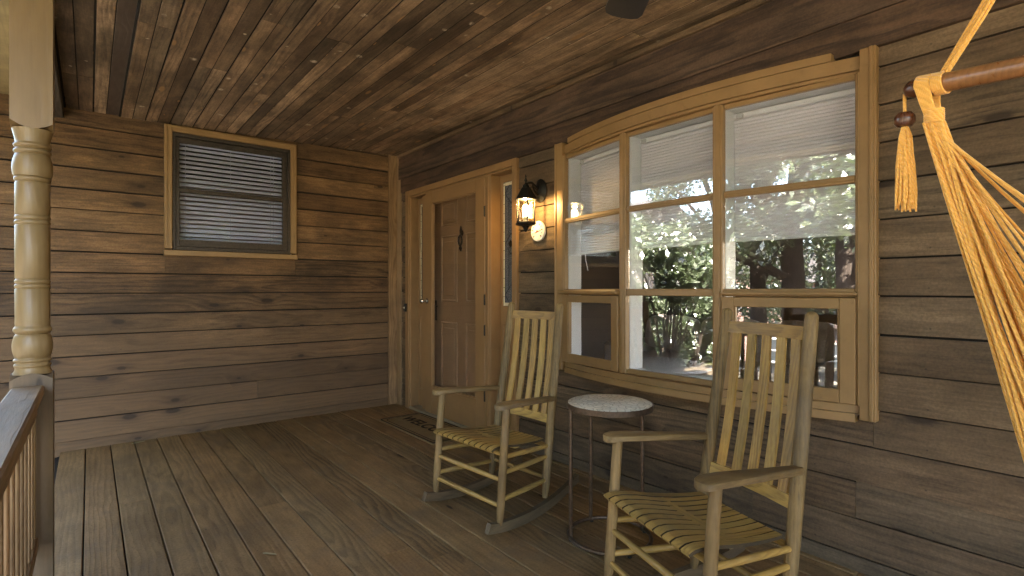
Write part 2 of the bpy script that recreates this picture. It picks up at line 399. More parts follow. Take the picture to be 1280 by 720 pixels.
M['palewall'] = paint('palewall', (.62,.50,.44), .7, .06, grain=.1)
M['paving'] = paint('paving', (.25,.22,.18), .8, .12, grain=.0, scale=2.)
M['roofing'] = paint('roofing', (.10,.09,.085), .9, .25)
M['darkglass'] = metal('darkglass', (.05,.06,.07), .1, .0)

# ------------------------------------------------------------------ dimensions (metres; camera at the origin, 1.2 m up)
XW, YE = 2.556, 5.167            # front plane of the house wall (faces -X), of the end wall (faces -Y)
def zc(x): return 2.546 + .0255*(x + .14)      # ceiling
EXP = .158

# ------------------------------------------------------------------ porch floor and ceiling
def split_len(lo, hi, mean):
    """random butt joints along a run"""
    cuts = [lo]; p = lo + random.uniform(.35, 1.) * mean
    while p < hi - .5:
        cuts.append(p); p += random.uniform(.75, 1.25) * mean
    cuts.append(hi); return list(zip(cuts[:-1], cuts[1:]))
mb = MB(); x = -.173
while x < XW + .02:
    for a, b in split_len(-3.2, YE + .01, 9.):
        mb.box((x + .0032, a + .001, -.03), (min(x + .1468, XW + .03), b - .001, random.uniform(-.002, .002)), 1, .0028)
    x += .15
fl = mb.build('porch_floor', M['floor']); tag(fl, kind='structure')
mb = MB(); mb.box((-.2, -3.2, -.20), (XW + .03, YE, -.034), 1); o = mb.build('porch_floor_frame', M['gap_black']); tag(o, kind='structure')

mb = MB(); md = MB(); mg = MB(); x = -.145; k = 0; pair = []
while x < XW + .01:
    if k % 2 == 0: pair = split_len(-3.2, YE + .01, 2.6)
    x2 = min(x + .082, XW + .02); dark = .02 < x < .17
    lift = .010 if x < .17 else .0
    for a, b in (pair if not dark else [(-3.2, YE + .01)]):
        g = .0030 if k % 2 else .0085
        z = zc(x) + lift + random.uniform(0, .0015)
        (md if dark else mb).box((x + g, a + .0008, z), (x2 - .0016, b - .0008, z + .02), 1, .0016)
    gw = .0052 if k % 2 == 0 else .0028
    mg.box((x - gw, -3.2, zc(x) + lift + .0016), (x + gw, YE + .01, zc(x) + lift + .012), 1)
    x += .082; k += 1
o = mg.build('porch_ceiling_joints', M['gap_black']); tag(o, kind='structure')  # near black strips set almost flush with the boards in each joint
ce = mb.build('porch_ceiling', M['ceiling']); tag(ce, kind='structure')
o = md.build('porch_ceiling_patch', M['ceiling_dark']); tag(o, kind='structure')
mb = MB(); mb.box((-.149, -3.2, 2.642), (XW + .1, YE + .2, 2.66), 1); o = mb.build('porch_ceiling_backing', M['rubber']); tag(o, kind='structure')

# ------------------------------------------------------------------ lap siding walls
def lap(mb, u0, u1, z0, z1, frame, thick=.018, joints=4.5, holes=(), gap=.008):
    """boards of one wall: u along the wall, out = distance proud of the sheathing; frame(u, out, z) -> world"""
    z = z0
    while z < z1 - .01:
        top = min(z + EXP, z1)
        spans = [(u0, u1, z, top)]
        for a, b, h0, h1 in holes:
            ns = []
            for (s, e, q0, q1) in spans:
                if h1 <= q0 or h0 >= q1 or b <= s or a >= e: ns.append((s, e, q0, q1)); continue
                if s < a: ns.append((s, a, q0, q1))
                if e > b: ns.append((b, e, q0, q1))
                if q0 < h0 - .012: ns.append((max(s, a), min(e, b), q0, h0))
                if q1 > h1 + .012: ns.append((max(s, a), min(e, b), h1, q1))
            spans = ns
        for (s, e, q0, q1) in spans:
            for (p, q) in split_len(s, e, joints):
                frac0 = (q0 - z) / EXP; frac1 = (q1 - z) / EXP
                jit = random.uniform(-.0015, .0025)
                o0 = thick*(1-frac0) + .012*frac0 + jit; o1 = max(.003, thick*(1-frac1) + .012*frac1 + jit)
                sag = random.uniform(-.002, .002)
                vs = []; gp = gap*random.uniform(.35, 1.25)
                zz0 = q0 + .0005; zz1 = q1 - (gp if frac1 > .99 else 0)
                for uu, sg in ((p + .0006, sag), (q - .0006, -sag)):
                    vs += [frame(uu, 0, zz0 + sg), frame(uu, o0, zz0 + sg), frame(uu, o0 + .0003, zz0 + .004 + sg), frame(uu, o1, zz1 + sg), frame(uu, 0, zz1 + sg)]
                fs = [(0,1,2,3,4), (9,8,7,6,5), (0,5,6,1), (1,6,7,2), (2,7,8,3), (3,8,9,4), (4,9,5,0)]
                ax = 0 if abs(frame(1,0,0)[0] - frame(0,0,0)[0]) > .5 else 1
                mb.raw(vs, fs, False, ax)
        z = top

SW = (.482, 1.51, 1.490, 2.55)                   # sash window opening in the end wall (X0, X1, Z0, Z1)
endw = thing('siding_wall', 'brown knotty lap siding wall at the far end, holding the small window with closed blinds', 'wall', (.9, YE, 0))
mb = MB(); lap(mb, -.62, XW - .107, -.085, 2.62, lambda u, o, z: (u, YE + .018 - o, z), holes=[SW], joints=5, gap=.011, thick=.025)
o = mb.build('lap_siding', M['siding_end'], endw)
mb = MB()
for lo, hi in (((-.62, YE + .019, -.6), (SW[0], YE + .12, 2.7)), ((SW[1], YE + .019, -.6), (XW + .15, YE + .12, 2.7)), ((SW[0], YE + .019, -.6), (SW[1], YE + .12, SW[2])), ((SW[0], YE + .019, SW[3]), (SW[1], YE + .12, 2.7))):
    mb.box(lo, hi, 0)
mb.build('sheathing', M['gap_black'], endw)  # near black behind the boards, so lap gaps draw the shadow lines
mb = MB(); mb.box((-.645, YE - .012, -.3), (-.615, YE + .12, 2.62), 2, .003); mb.build('corner_board', M['cornerw'], endw)

DO = (3.138, 4.945, -.02, 2.20)                   # entrance (Y0, Y1, Z0, Z1)
BO = (.80, 2.70, .665, 2.20)                      # bow window
housew = thing('siding_wall', 'grey brown lap siding house wall with the front door and the big bow window', 'wall', (XW, 2., 0))
mb = MB(); lap(mb, -3.2, YE - .07, -.087, 2.205, lambda u, o, z: (XW + .018 - o, u, z), holes=[DO, BO], joints=5)
mb.build('lap_siding', M['siding_house'], housew)
mb = MB()
for y0, y1, z0, z1 in ((-3.2, BO[0], -.6, 2.7), (BO[0], BO[1], -.6, BO[2]), (BO[1], DO[0], -.6, 2.7), (BO[0], BO[1], BO[3], 2.7), (DO[0], DO[1], DO[3], 2.7), (DO[1], YE + .1, -.6, 2.7), (DO[0], DO[1], -.6, -.02)):
    mb.box((XW + .019, y0, z0), (XW + .12, y1, z1), 1)
mb.build('sheathing', M['gap_black'], housew)  # same near black backing, painting the lap shadow lines on this wall
mb = MB()
mb.box((XW - .012, -3.2, 2.208), (XW + .018, YE - .06, 2.352), 1, .002)
mb.box((XW - .022, -3.2, 2.353), (XW + .018, YE - .06, 2.500), 1, .002)
mb.box((XW - .016, -3.2, 2.502), (XW + .018, YE - .06, 2.575), 1, .002)
mb.build('frieze_board', M['frieze'], housew)
mb = MB(); mb.box((XW - .035, -3.2, 2.577), (XW + .018, YE - .06, 2.612), 1, .006); mb.build('cornice_strip', M['siding_house'], housew)
mb = MB()
mb.box((XW - .105, YE - .006, 0.0), (XW - .012, YE + .018, zc(XW - .07)), 2, .002)
mb.box((XW - .014, YE - .095, 0.0), (XW + .018, YE - .008, zc(XW)), 2, .002)
mb.build('corner_board', M['cornerw'], housew)

# ------------------------------------------------------------------ small sash window with venetian blind (end wall)
win = thing('sash_window', 'small dark framed sash window with tan casing high on the end wall', 'window', (.995, YE, SW[2]))
X0, X1, Z0, Z1 = .476, 1.516, 1.483, 2.555
mb = MB(); c = .055; yo = YE - .032
mb.box((X0, yo, Z0 + c), (X0 + c, YE + .02, Z1), 2, .004); mb.box((X1 - c, yo, Z0 + c), (X1, YE + .02, Z1), 2, .004)
mb.box((X0 + c, yo, Z1 - c), (X1 - c, YE + .02, Z1), 0, .004); mb.box((X0 - .004, yo - .01, Z0), (X1 + .004, YE + .02, Z0 + c - .01), 0, .004)
mb.box((X0 + .008, yo - .005, Z0 + c), (X0 + .020, yo + .01, Z1 - .01), 2, .002); mb.box((X1 - .020, yo - .005, Z0 + c), (X1 - .008, yo + .01, Z1 - .01), 2, .002)
mb.box((X0 + .008, yo - .005, Z1 - .020), (X1 - .008, yo + .01, Z1 - .008), 0, .002)
mb.build('casing', M['trim'], win)
a0, a1, b0, b1 = X0 + c + .002, X1 - c - .002, Z0 + c - .008, Z1 - c - .002
def frame(mb, a0, a1, b0, b1, wl, wr, wb, wt, y0, y1, ch=.002):
    mb.box((a0, y0, b0), (a0 + wl, y1, b1), 2, ch); mb.box((a1 - wr, y0, b0), (a1, y1, b1), 2, ch)
    mb.box((a0 + wl, y0, b0), (a1 - wr, y1, b0 + wb), 0, ch); mb.box((a0 + wl, y0, b1 - wt), (a1 - wr, y1, b1), 0, ch)
mb = MB(); frame(mb, a0, a1, b0, b1, .022, .022, .03, .03, YE - .018, YE + .03); mb.build('frame', M['bronze'], win)
zm = 2.03
s1 = MB(); frame(s1, a0 + .023, a1 - .023, zm - .018, b1 - .031, .028, .042, .035, .045, YE + .004, YE + .024); sa = s1.build('upper_sash', M['bronze'], win)
s2 = MB(); frame(s2, a0 + .023, a1 - .023, b0 + .031, zm + .016, .028, .042, .058, .035, YE - .012, YE + .003); sb = s2.build('lower_sash', M['bronze'], win)
g = MB(); g.box((a0 + .05, YE + .012, zm + .015), (a1 - .06, YE + .016, b1 - .075)); g.build('pane', M['glass_screen'], sa)
g = MB(); g.box((a0 + .05, YE - .006, b0 + .088), (a1 - .06, YE - .002, zm - .018)); g.build('pane', M['glass_screen'], sb)
bl = thing('venetian_blind', 'closed white slatted blind hanging behind the small sash window', 'blind', (.995, YE + .09, b1))
mb = MB(); z = b0 + .10; k = 0
while z < b1 - .07:
    A = R(40 + random.uniform(-2.5, 2.5)); w = .025
    yy = YE + .09
    pts = [(-w, -.0), (0, .0035), (w, 0)]
    vs = []
    for xx in (a0 + .04, a1 - .045):
        for (d, hgt) in pts:
            vs.append((xx, yy + d*math.cos(A) + hgt*math.sin(A)*-1, z + d*math.sin(A) + hgt*math.cos(A) + (.002*(random.random()-.5))))
    vs += [(x_, y_ + .0012, z_) for x_, y_, z_ in vs]
    fs = [(0,1,4,3), (1,2,5,4), (9,10,7,6), (10,11,8,7), (0,3,9,6), (2,8,11,5), (0,6,7,1), (1,7,8,2), (3,4,10,9), (4,5,11,10)]
    mb.raw(vs, fs, False, 0); z += .0385
mb.build('slats', M['blind'], bl)
mb = MB(); mb.box((a0 + .035, YE + .07, b1 - .07), (a1 - .04, YE + .115, b1 - .03), 0, .003); mb.build('head_rail', M['blind'], bl)
mb = MB(); mb.box((a0 + .04, YE + .075, b0 + .068), (a1 - .045, YE + .105, b0 + .085), 0, .003); mb.build('bottom_rail', M['blind'], bl)
mb = MB()
for xx in (a0 + .10, (a0 + a1)/2 - .02, a1 - .15, a1 - .125):
    mb.tube([(xx, YE + .066, b0 + .08), (xx, YE + .066, b1 - .05)], .0016, 6, 2)
mb.build('ladder_cord', M['blind'], bl)

# ------------------------------------------------------------------ entrance: frame, two sidelights, storm door, panelled door
ent = thing('front_entrance', 'tan front entrance with glazed storm door over a panelled door and two sidelights', 'door', (XW, 4.04, 0))
mb = MB(); xo = XW - .026
y0, y1, zt = 3.138, 4.945, 2.205
def jbox(mb, ya, yb, za, zb, xa, xb, ax=2, ch=.003): mb.box((xa, ya, za), (xb, yb, zb), ax, ch)
jbox(mb, 4.87, y1, .0, zt, xo, XW + .03); jbox(mb, y0, 3.188, .0, zt, xo, XW + .03)
jbox(mb, 3.188, 4.87, 2.15, zt, xo, XW + .03, 1)
jbox(mb, 4.85, 4.868, .0, 2.148, xo + .012, XW + .13); jbox(mb, 3.190, 3.206, .0, 2.148, xo + .012, XW + .13)
jbox(mb, 3.206, 4.85, 2.13, 2.148, xo + .012, XW + .13, 1)
jbox(mb, 3.47, 3.545, .0, 2.129, xo + .004, XW + .125); jbox(mb, 4.60, 4.675, .0, 2.129, XW + .022, XW + .125)
jbox(mb, 3.490, 3.508, .0, 2.128, xo - .004, xo + .02)
mb.build('door_frame', M['trim_door'], ent)
mb = MB(); mb.box((XW - .030, 3.20, .002), (XW + .12, 4.86, .026), 1, .006); mb.build('threshold', paint('thresh', (.26,.20,.13), .5, .15), ent)
# sidelights
def sidelight(ya, yb):
    xs = XW + .072
    m = MB(); m.box((xs, ya, .03), (xs + .035, yb, 1.07), 2, .002); m.box((xs, ya, 2.07), (xs + .035, yb, 2.128), 1, .002)
    wd = .034
    m.box((xs, ya, 1.07), (xs + .035, ya + wd, 2.07), 2, .002); m.box((xs, yb - wd, 1.07), (xs + .035, yb, 2.07), 2, .002)
    # raised panel moulding below the glass
    za, zb = .20, .93; ym, yn = ya + .045, yb - .045
    for (p, q, r_, s_) in ((ym, ym + .012, za, zb), (yn - .012, yn, za, zb), (ym, yn, za, za + .012), (ym, yn, zb - .012, zb)):
        m.box((xs - .007, p, r_), (xs + .01, q, s_), 2, .003)
    sl = m.build('sidelight', M['trim_door'], ent)
    ga, gb = ya + wd, yb - wd
    g = MB(); g.box((xs + .012, ga, 1.07), (xs + .020, gb, 2.07)); g.build('leaded_glass', M['leaded'], sl)
    b_ = MB(); bw = .022; zz = 1.072
    while zz < 2.06:
        h = min(.075, 2.068 - zz)
        for (p, q) in ((ga + .002, ga + bw), (gb - bw, gb - .002)): b_.box((xs + .008, p, zz), (xs + .0125, q, zz + h - .004), 2, .001)
        zz += .075
    for zz in (1.072, 2.043): 
        n_ = 3
        for i in range(n_):
            w_ = (gb - ga - 2*bw - .004) / n_
            b_.box((xs + .008, ga + bw + .002 + i*w_, zz), (xs + .0125, ga + bw + (i+1)*w_ - .001, zz + .025), 1, .001)
    b_.build('glass_border', M['creamglass'], sl)
    cm = MB(); yc = (ga + gb)/2
    def ln(p, q): cm.tube([(xs + .0105, *p), (xs + .0105, *q)], .0028, 6, 0)
    hw = (gb - ga)/2 - bw
    for zc_ in (1.16, 1.57, 1.98):
        d = .085
        ln((yc, zc_ - d), (yc + hw, zc_)); ln((yc + hw, zc_), (yc, zc_ + d)); ln((yc, zc_ + d), (yc - hw, zc_)); ln((yc - hw, zc_), (yc, zc_ - d))
    for s_ in (-1, 1):
        ln((yc + s_*hw, 1.10), (yc + s_*hw, 2.04))
        ln((yc + s_*hw*.35, 1.20), (yc + s_*hw*.35, 1.94))
    cm.build('lead_came', M['came'], sl)
    dm = MB(); dm.box((-.02, -.002, -.02), (.02, .004, .02), 0, .001, Matrix.Translation((xs + .008, yc, 1.57)) @ Matrix.Rotation(R(90), 4, 'Z') @ Matrix.Rotation(R(45), 4, 'Y'))
    dm.build('diamond_bevel', M['black'], sl)
sidelight(3.207, 3.468); sidelight(4.677, 4.848)
# storm door
mb = MB(); xa, xb = XW - .024, XW + .012; ya, yb, z1 = 3.548, 4.528, 2.127
gy0, gy1, gz0, gz1 = 3.685, 4.41, .285, 2.02
mb.box((xa, ya, .032), (xb, gy0, z1), 2, .003); mb.box((xa, gy1, .032), (xb, yb, z1), 2, .003)
mb.box((xa, gy0, .032), (xb, gy1, gz0), 1, .003); mb.box((xa, gy0, gz1), (xb, gy1, z1), 1, .003)
for (p, q, r_, s_) in ((gy0, gy0 + .010, gz0, gz1), (gy1 - .010, gy1, gz0, gz1), (gy0 + .01, gy1 - .01, gz0, gz0 + .012), (gy0 + .01, gy1 - .01, gz1 - .010, gz1)):
    mb.box((xa + .010, p, r_), (xb - .006, q, s_), 2, .002)
sd = mb.build('storm_door', M['trim_door'], ent)
g = MB(); g.box((xa + .016, gy0 + .005, gz0 + .005), (xa + .020, gy1 - .005, gz1 - .005)); g.build('glass', M['glass_thin'], sd)
for zh in (1.845, 1.12, .87, .33):
    h = MB(); h.box((xa - .004, ya - .006, zh - .045), (xa + .006, ya + .006, zh + .045), 2, .002); h.tube([(xa - .003, ya, zh - .04), (xa - .003, ya, zh + .04)], .006, 8, 2); h.build('hinge', M['black'], sd)
k = MB(); k.tube([(xa, yb - .030, 1.095), (xa - .035, yb - .030, 1.095)], .009, 12); Mk = Matrix.Translation((xa - .034, yb - .030, 1.095)) @ Matrix.Rotation(R(-90), 4, 'Y')
k.lathe([(.008,0),(.017,.006),(.023,.016),(.024,.024),(.018,.034),(.006,.040)], 18, M=Mk); k.lathe([(.026,0),(.026,.004),(.012,.007)], 18, M=Matrix.Translation((xa - .0, yb - .030, 1.095)) @ Matrix.Rotation(R(-90), 4, 'Y'))
k.build('knob', M['chrome'], sd)
# panelled front door behind
mb = MB(); xd = XW + .085; da, db = 3.60, 4.60
mb.box((xd, da, .03), (xd + .045, db, 2.125), 2, .002)
def mould(mb, p, q, r_, s_):
    w = .020
    for (a, b, c_, d_) in ((p, p + w, r_, s_), (q - w, q, r_, s_), (p + w, q - w, r_, r_ + w), (p + w, q - w, s_ - w, s_)):
        mb.box((xd - .010, a, c_), (xd + .005, b, d_), 2, .006)
    mb.box((xd - .006, p + .055, r_ + .055), (xd + .004, q - .055, s_ - .055), 2, .005)
for (p, q) in ((4.125, 4.41), (3.71, 3.99)):
    mould(mb, p, q, 1.80, 2.06); mould(mb, p, q, 1.09, 1.71); mould(mb, p, q, .27, .90)
fd = mb.build('front_door', M['door'], ent)
k = MB(); k.box((xd - .008, 4.497, .905), (xd + .002, 4.543, 1.10), 2, .004)
k.tube([(xd - .005, 4.52, 1.055), (xd - .05, 4.52, 1.05)], .010, 10); k.tube([(xd - .05, 4.525, 1.05), (xd - .055, 4.47, 1.053), (xd - .05, 4.41, 1.046)], [.010, .009, .007], 10)
k.tube([(xd - .005, 4.52, 1.0), (xd - .045, 4.52, .99), (xd - .045, 4.52, .93), (xd - .006, 4.52, .915)], .008, 8)
k.build('handle', M['black'], fd)
k = MB(); yk, zk = 4.057, 1.66
k.lathe([(.030,0),(.030,.006),(.018,.012)], 16, M=Matrix.Translation((xd - .001, yk, zk + .055)) @ Matrix.Rotation(R(-90), 4, 'Y'))
k.tube([(xd - .018, yk + .026*math.sin(a), zk - .012 + .045*math.cos(a)) for a in np.linspace(0, 2*math.pi, 18)], .009, 8)
k.tube([(xd - .010, yk, zk + .12), (xd - .012, yk, zk + .08), (xd - .014, yk, zk + .05)], [.004, .013, .009], 8); k.tube([(xd - .016, yk, zk - .06), (xd - .016, yk, zk - .085), (xd - .010, yk, zk - .11)], [.010, .016, .004], 8)
k.build('door_knocker', M['black'], fd)
# doorbell on the casing
db_ = thing('doorbell', 'small black doorbell button box on the left door casing', 'doorbell', (XW - .028, 4.92, 1.02))
mb = MB(); mb.box((XW - .050, 4.902, .980), (XW - .0265, 4.938, 1.062), 2, .004); mb.build('case', M['black'], db_)
mb = MB(); mb.lathe([(.009, 0), (.009, .003), (.006, .005)], 14, M=Matrix.Translation((XW - .050, 4.92, 1.02)) @ Matrix.Rotation(R(-90), 4, 'Y')); mb.build('button', M['dial'], db_)

# ------------------------------------------------------------------ bow window
bow = thing('bow_window', 'large tan framed bow window of three columns of panes behind the rocking chairs', 'window', (XW, 1.74, .645))
P = [(2.560, 2.630), (2.468, 2.037), (2.468, 1.438), (2.560, .845)]
def arcx(y, off=0): 
    t = (y - 1.74) / .88; return 2.397 + .138*t*t + off
mb = MB()
for ya, yb, yc in ((.781, .842, .797), (2.634, 2.708, 2.696)):
    mb = MB(); mb.box((XW - .030, ya, .655), (XW + .02, yb, 2.208), 2, .003)
    mb.box((XW - .037, yc - .007, .656), (XW - .028, yc + .007, 2.207), 2, .002); mb.build('casing', M['trim'], bow)
def arcprism(mb, ya, yb, off, back, z0, z1, n=24):
    ys = np.linspace(ya, yb, n)
    poly = [(arcx(y, off), y) for y in ys] + [(back, yb), (back, ya)]
    mb.prism([(p, q) for p, q in poly][::-1], z0, z1, 1)
mb = MB(); arcprism(mb, .860, 2.618, 0, 2.60, .640, .676); arcprism(mb, .845, 2.632, .012, 2.60, .677, .712); mb.build('sill', M['trim'], bow)
mb = MB(); arcprism(mb, .945, 2.575, 0, 2.60, 2.190, 2.224); arcprism(mb, .845, 2.632, .010, 2.60, 2.133, 2.189); arcprism(mb, .845, 2.632, .026, 2.60, 2.118, 2.132); mb.build('head', M['trim'], bow)
jm = MB()
def fm(Pa, Pb):
    u = Vector((Pb[0]-Pa[0], Pb[1]-Pa[1], 0)); L = u.length; u.normalize(); n = Vector((u.y, -u.x, 0))
    if n.x > 0: n = -n
    m = Matrix(((u.x, n.x, 0, Pa[0]), (u.y, n.y, 0, Pa[1]), (0, 0, 1, 0), (0, 0, 0, 1)))   # local x along the facet, y outward
    return m, L
for i, p in enumerate(P):
    w = .026 if i in (1, 2) else .018
    m = fm(P[max(i-1, 0)], P[min(i+1, 3)])[0]; m = Matrix.Translation((p[0]-m[0][3], p[1]-m[1][3], 0)) @ m
    mu = MB(); mu.box((-w, -.012, .713), (w, .026, 2.117), 2, .004, m); mu.box((-w*.55, .0255, .713), (w*.55, .033, 2.117), 2, .003, m); mu.build('mullion', M['trim'], bow)
    jm.box((-w, -.12, .713), (w, -.013, 2.117), 2, .002, m)
rows = [(.742, 1.168), (1.206, 1.655), (1.687, 2.094)]
facets = []
for i in range(3):
    m, L = fm(P[i], P[i+1]); facets.append((m, L)); e = .020 if i else .016; e2 = L - .026
    a, b = .027 if i else .019, L - (.027 if i < 2 else .019)
    for zz0, zz1, oo in ((.713, .742, .014), (2.094, 2.117, .014), (1.168, 1.206, .018), (1.655, 1.687, .018)):
        ra = MB(); ra.box((a, -.012, zz0), (b, oo, zz1), 0, .003, m)
        if zz0 == 1.655: ra.box((a, .0175, 1.665), (b, .024, 1.677), 0, .002, m)
        ra.build('muntin', M['trim'], bow)
    jm.box((a, -.12, .713), (b, -.013, .735), 0, .002, m); jm.box((a, -.12, 2.10), (b, -.013, 2.135), 0, .002, m)
    for (z0, z1) in rows:
        if z0 < 1 and i != 1: continue
        gl = MB(); gl.box((a + .001, -.003, z0 + .001), (b - .001, .002, z1 - .001), 0, 0, m); gl.build('pane', M['glass'], bow)
    if i != 1:
        sh = MB(); s0, s1, t0, t1, w = a - .004, b + .004, .716, 1.166, .059
        for (lo, hi, ax) in (((s0, .016, t0), (s0 + w, .040, t1), 2), ((s1 - w, .016, t0), (s1, .040, t1), 2), ((s0 + w, .016, t0), (s1 - w, .040, t0 + w), 0), ((s0 + w, .016, t1 - w + .012), (s1 - w, .040, t1), 0)):
            sh.box(lo, hi, ax, .003, m)
        for (lo, hi, ax) in (((s0 + w, .010, t0 + w), (s0 + w + .008, .034, t1 - w + .012), 2), ((s1 - w - .008, .010, t0 + w), (s1 - w, .034, t1 - w + .012), 2)):
            sh.box(lo, hi, ax, .002, m)
        so = sh.build('vent_sash', M['trim'], bow)
        gl = MB(); gl.box((s0 + w - .004, .019, t0 + w - .004), (s1 - w + .004, .024, t1 - w + .016), 0, 0, m); gl.build('pane', M['glass'], so)
        if i == 0:
            lg = MB(); lg.box((s0 - .02, .020, 1.176), (s1 + .006, .062, 1.200), 0, .006, m); lg.build('drip_ledge', M['trim'], bow)
        else:
            lg = MB(); lg.box((s0 - .004, .020, 1.176), (s1 + .006, .046, 1.192), 0, .004, m); lg.build('drip_ledge', M['trim'], bow)
jm.build('inner_jamb', M['white'], bow)

# pleated shades inside, one per column
names = ['narrow left column', 'middle column', 'right column']
for i, (m, L) in enumerate(facets):
    cx_, cy_ = m @ Vector((L/2, -.105, 2.09)), None
    t = thing('pleated_shade', ['pale pleated shade half lowered in the bow window column nearest the wall lantern', 'pale pleated shade half lowered in the middle column of the bow window',
              'pale pleated shade half lowered in the bow window column nearest the hammock'][i], 'shade', tuple(cx_), 0, 'pleated shades in the bow window')
    mb = MB(); a, b = .036, L - .036
    n = 36; zt, zb = 2.064, 1.462; vs = []; fs = []
    for k in range(n*2 + 1):
        z = zt + (zb - zt)*k/(n*2); y = -.102 + (.0025 if k % 2 else -.0015)
        vs += [(a, y, z), (b, y, z)]
        if k: q = 2*k; fs.append((q-2, q-1, q+1, q))
    nb = len(vs); vs += [(x_, y_ - .016, z_) for x_, y_, z_ in vs]
    fs += [tuple(j + nb for j in f[::-1]) for f in fs]
    mb.raw(vs, fs, False, 0, m); mb.build('fabric', M['shade'], t)
    mb = MB(); mb.box((a - .002, -.122, 2.066), (b + .002, -.088, 2.092), 0, .004, m); mb.build('head_rail', M['white'], t)
    mb = MB(); mb.box((a, -.116, 1.444), (b, -.092, 1.462), 0, .005, m); mb.build('bottom_rail', M['white'], t)
    mb = MB(); mb.box((a + .015, -.088, 2.062), (a + .05, -.078, 2.086), 0, .003, m); mb.build('bracket', M['bracket'], t)
    if i == 0:
        mb = MB(); mb.tube([m @ Vector((a + .07, -.086, 1.45)), m @ Vector((a + .075, -.086, 1.40)), m @ Vector((a + .10, -.086, 1.33))], .003, 6); mb.build('pull_cord', M['white'], t)

# ------------------------------------------------------------------ room behind the bow window, house shell, roof
def struct(name, mb, mat): return tag(mb.build(name, mat), kind='structure')
mb = MB(); mb.box((XW + .121, -3.2, -.05), (7.2, 8.2, -.01), 1); struct('interior_floor', mb, M['interior_wood'])
mb = MB(); mb.box((XW + .121, -3.2, 2.50), (7.2, 8.2, 2.55), 1); struct('interior_ceiling', mb, M['interior'])
mb = MB()
mb.box((7.0, .1, -.01), (7.1, 5.3, 2.5), 1); mb.box((7.0, -3.2, -.01), (7.1, .1, .9), 1); mb.box((7.0, -3.2, 2.0), (7.1, .1, 2.5), 1)  # opening added in this far wall, out of view, to brighten the room
mb.box((XW + .121, -3.3, -.6), (7.1, -3.2, 2.5), 0); mb.box((XW + .121, 5.3, -.6), (7.1, 5.4, 2.5), 0)
struct('interior_wall', mb, M['interior'])
mb = MB()
mb.box((-.62, 8.1, -.6), (7.1, 8.2, 2.7), 0); mb.box((-.64, YE + .121, -.6), (-.60, 8.1, 2.7), 1); mb.box((7.0, 5.4, -.6), (7.1, 8.1, 2.7), 1); mb.box((XW + .121, YE + .13, -.6), (XW + .2, 8.1, 2.7), 1)
struct('wing_wall', mb, M['palewall'])
mb = MB(); pr = [(-.95, 2.66), (2.6, 3.35), (7.8, 2.72), (7.8, 2.78), (2.6, 3.50), (-.95, 2.72)]
mb.raw([(x_, -3.6, z_) for x_, z_ in pr] + [(x_, 8.8, z_) for x_, z_ in pr], [(0,1,2,3,4,5)[::-1], (6,7,8,9,10,11)] + [(i, (i+1) % 6, 6+(i+1) % 6, 6+i) for i in range(6)], False, 1)
struct('roof', mb, M['roofing'])
mb = MB(); mb.box((-.16, -3.6, 2.662), (7.1, 8.2, 2.68), 1); struct('roof_underside', mb, M['beam'])
mb = MB(); mb.box((-.94, -3.6, 2.585), (-.251, 8.2, 2.60), 1); mb.box((-.96, -3.6, 2.56), (-.94, 8.2, 2.70), 1); struct('roof_soffit', mb, M['soffit'])

sofa = thing('sofa', 'pale grey sofa with plump back cushions seen through the bow window', 'sofa', (5.2, 3.1, 0))
mb = MB(); mb.box((4.75, 1.9, .10), (5.65, 4.1, .30), 1, .03); mb.box((5.45, 1.9, .3), (5.68, 4.1, .72), 1, .05); mb.box((4.78, 4.1, .1), (5.68, 4.3, .60), 0, .05); mb.box((4.78, 1.7, .1), (5.68, 1.9, .60), 0, .05); mb.build('base', M['sofa'], sofa)
for k in range(3):
    mb = MB(); yc = 2.26 + .735*k
    mb.box((4.72, yc - .36, .302), (5.44, yc + .36, .46), 1, .04); mb.build('seat_cushion', M['sofa'], sofa)
    mb = MB(); m = Matrix.Translation((5.36, yc, .70)) @ Matrix.Rotation(R(12), 4, 'Y')
    vs = []; fs = []; n1, n2 = 14, 20
    for i in range(n1 + 1):
        th = math.pi*i/n1 - math.pi/2
        for j in range(n2):
            ph = 2*math.pi*j/n2
            e = lambda t, p: math.copysign(abs(t)**p, t)
            vs.append((.11*e(math.cos(th), .6)*e(math.cos(ph), .8), .35*e(math.cos(th), .45)*e(math.sin(ph), .35), .20*e(math.sin(th), .45)))
    for i in range(n1):
        for j in range(n2): fs.append((i*n2+j, i*n2+(j+1) % n2, (i+1)*n2+(j+1) % n2, (i+1)*n2+j))
    mb.raw(vs, fs, True, 1, m); mb.build('back_cushion', M['sofa'], sofa)
rt = thing('round_table', 'white round pedestal table inside the room seen through the middle pane', 'table', (3.75, 2.75, 0))
mb = MB(); mb.lathe([(.40, .54), (.43, .55), (.43, .575), (.41, .585)], 40, (3.75, 2.75, 0)); mb.build('table_top', M['white'], rt)
mb = MB(); mb.lathe([(.22, 0), (.22, .02), (.06, .06), (.04, .3), (.06, .54)], 24, (3.75, 2.75, 0)); mb.build('pedestal', M['white'], rt)

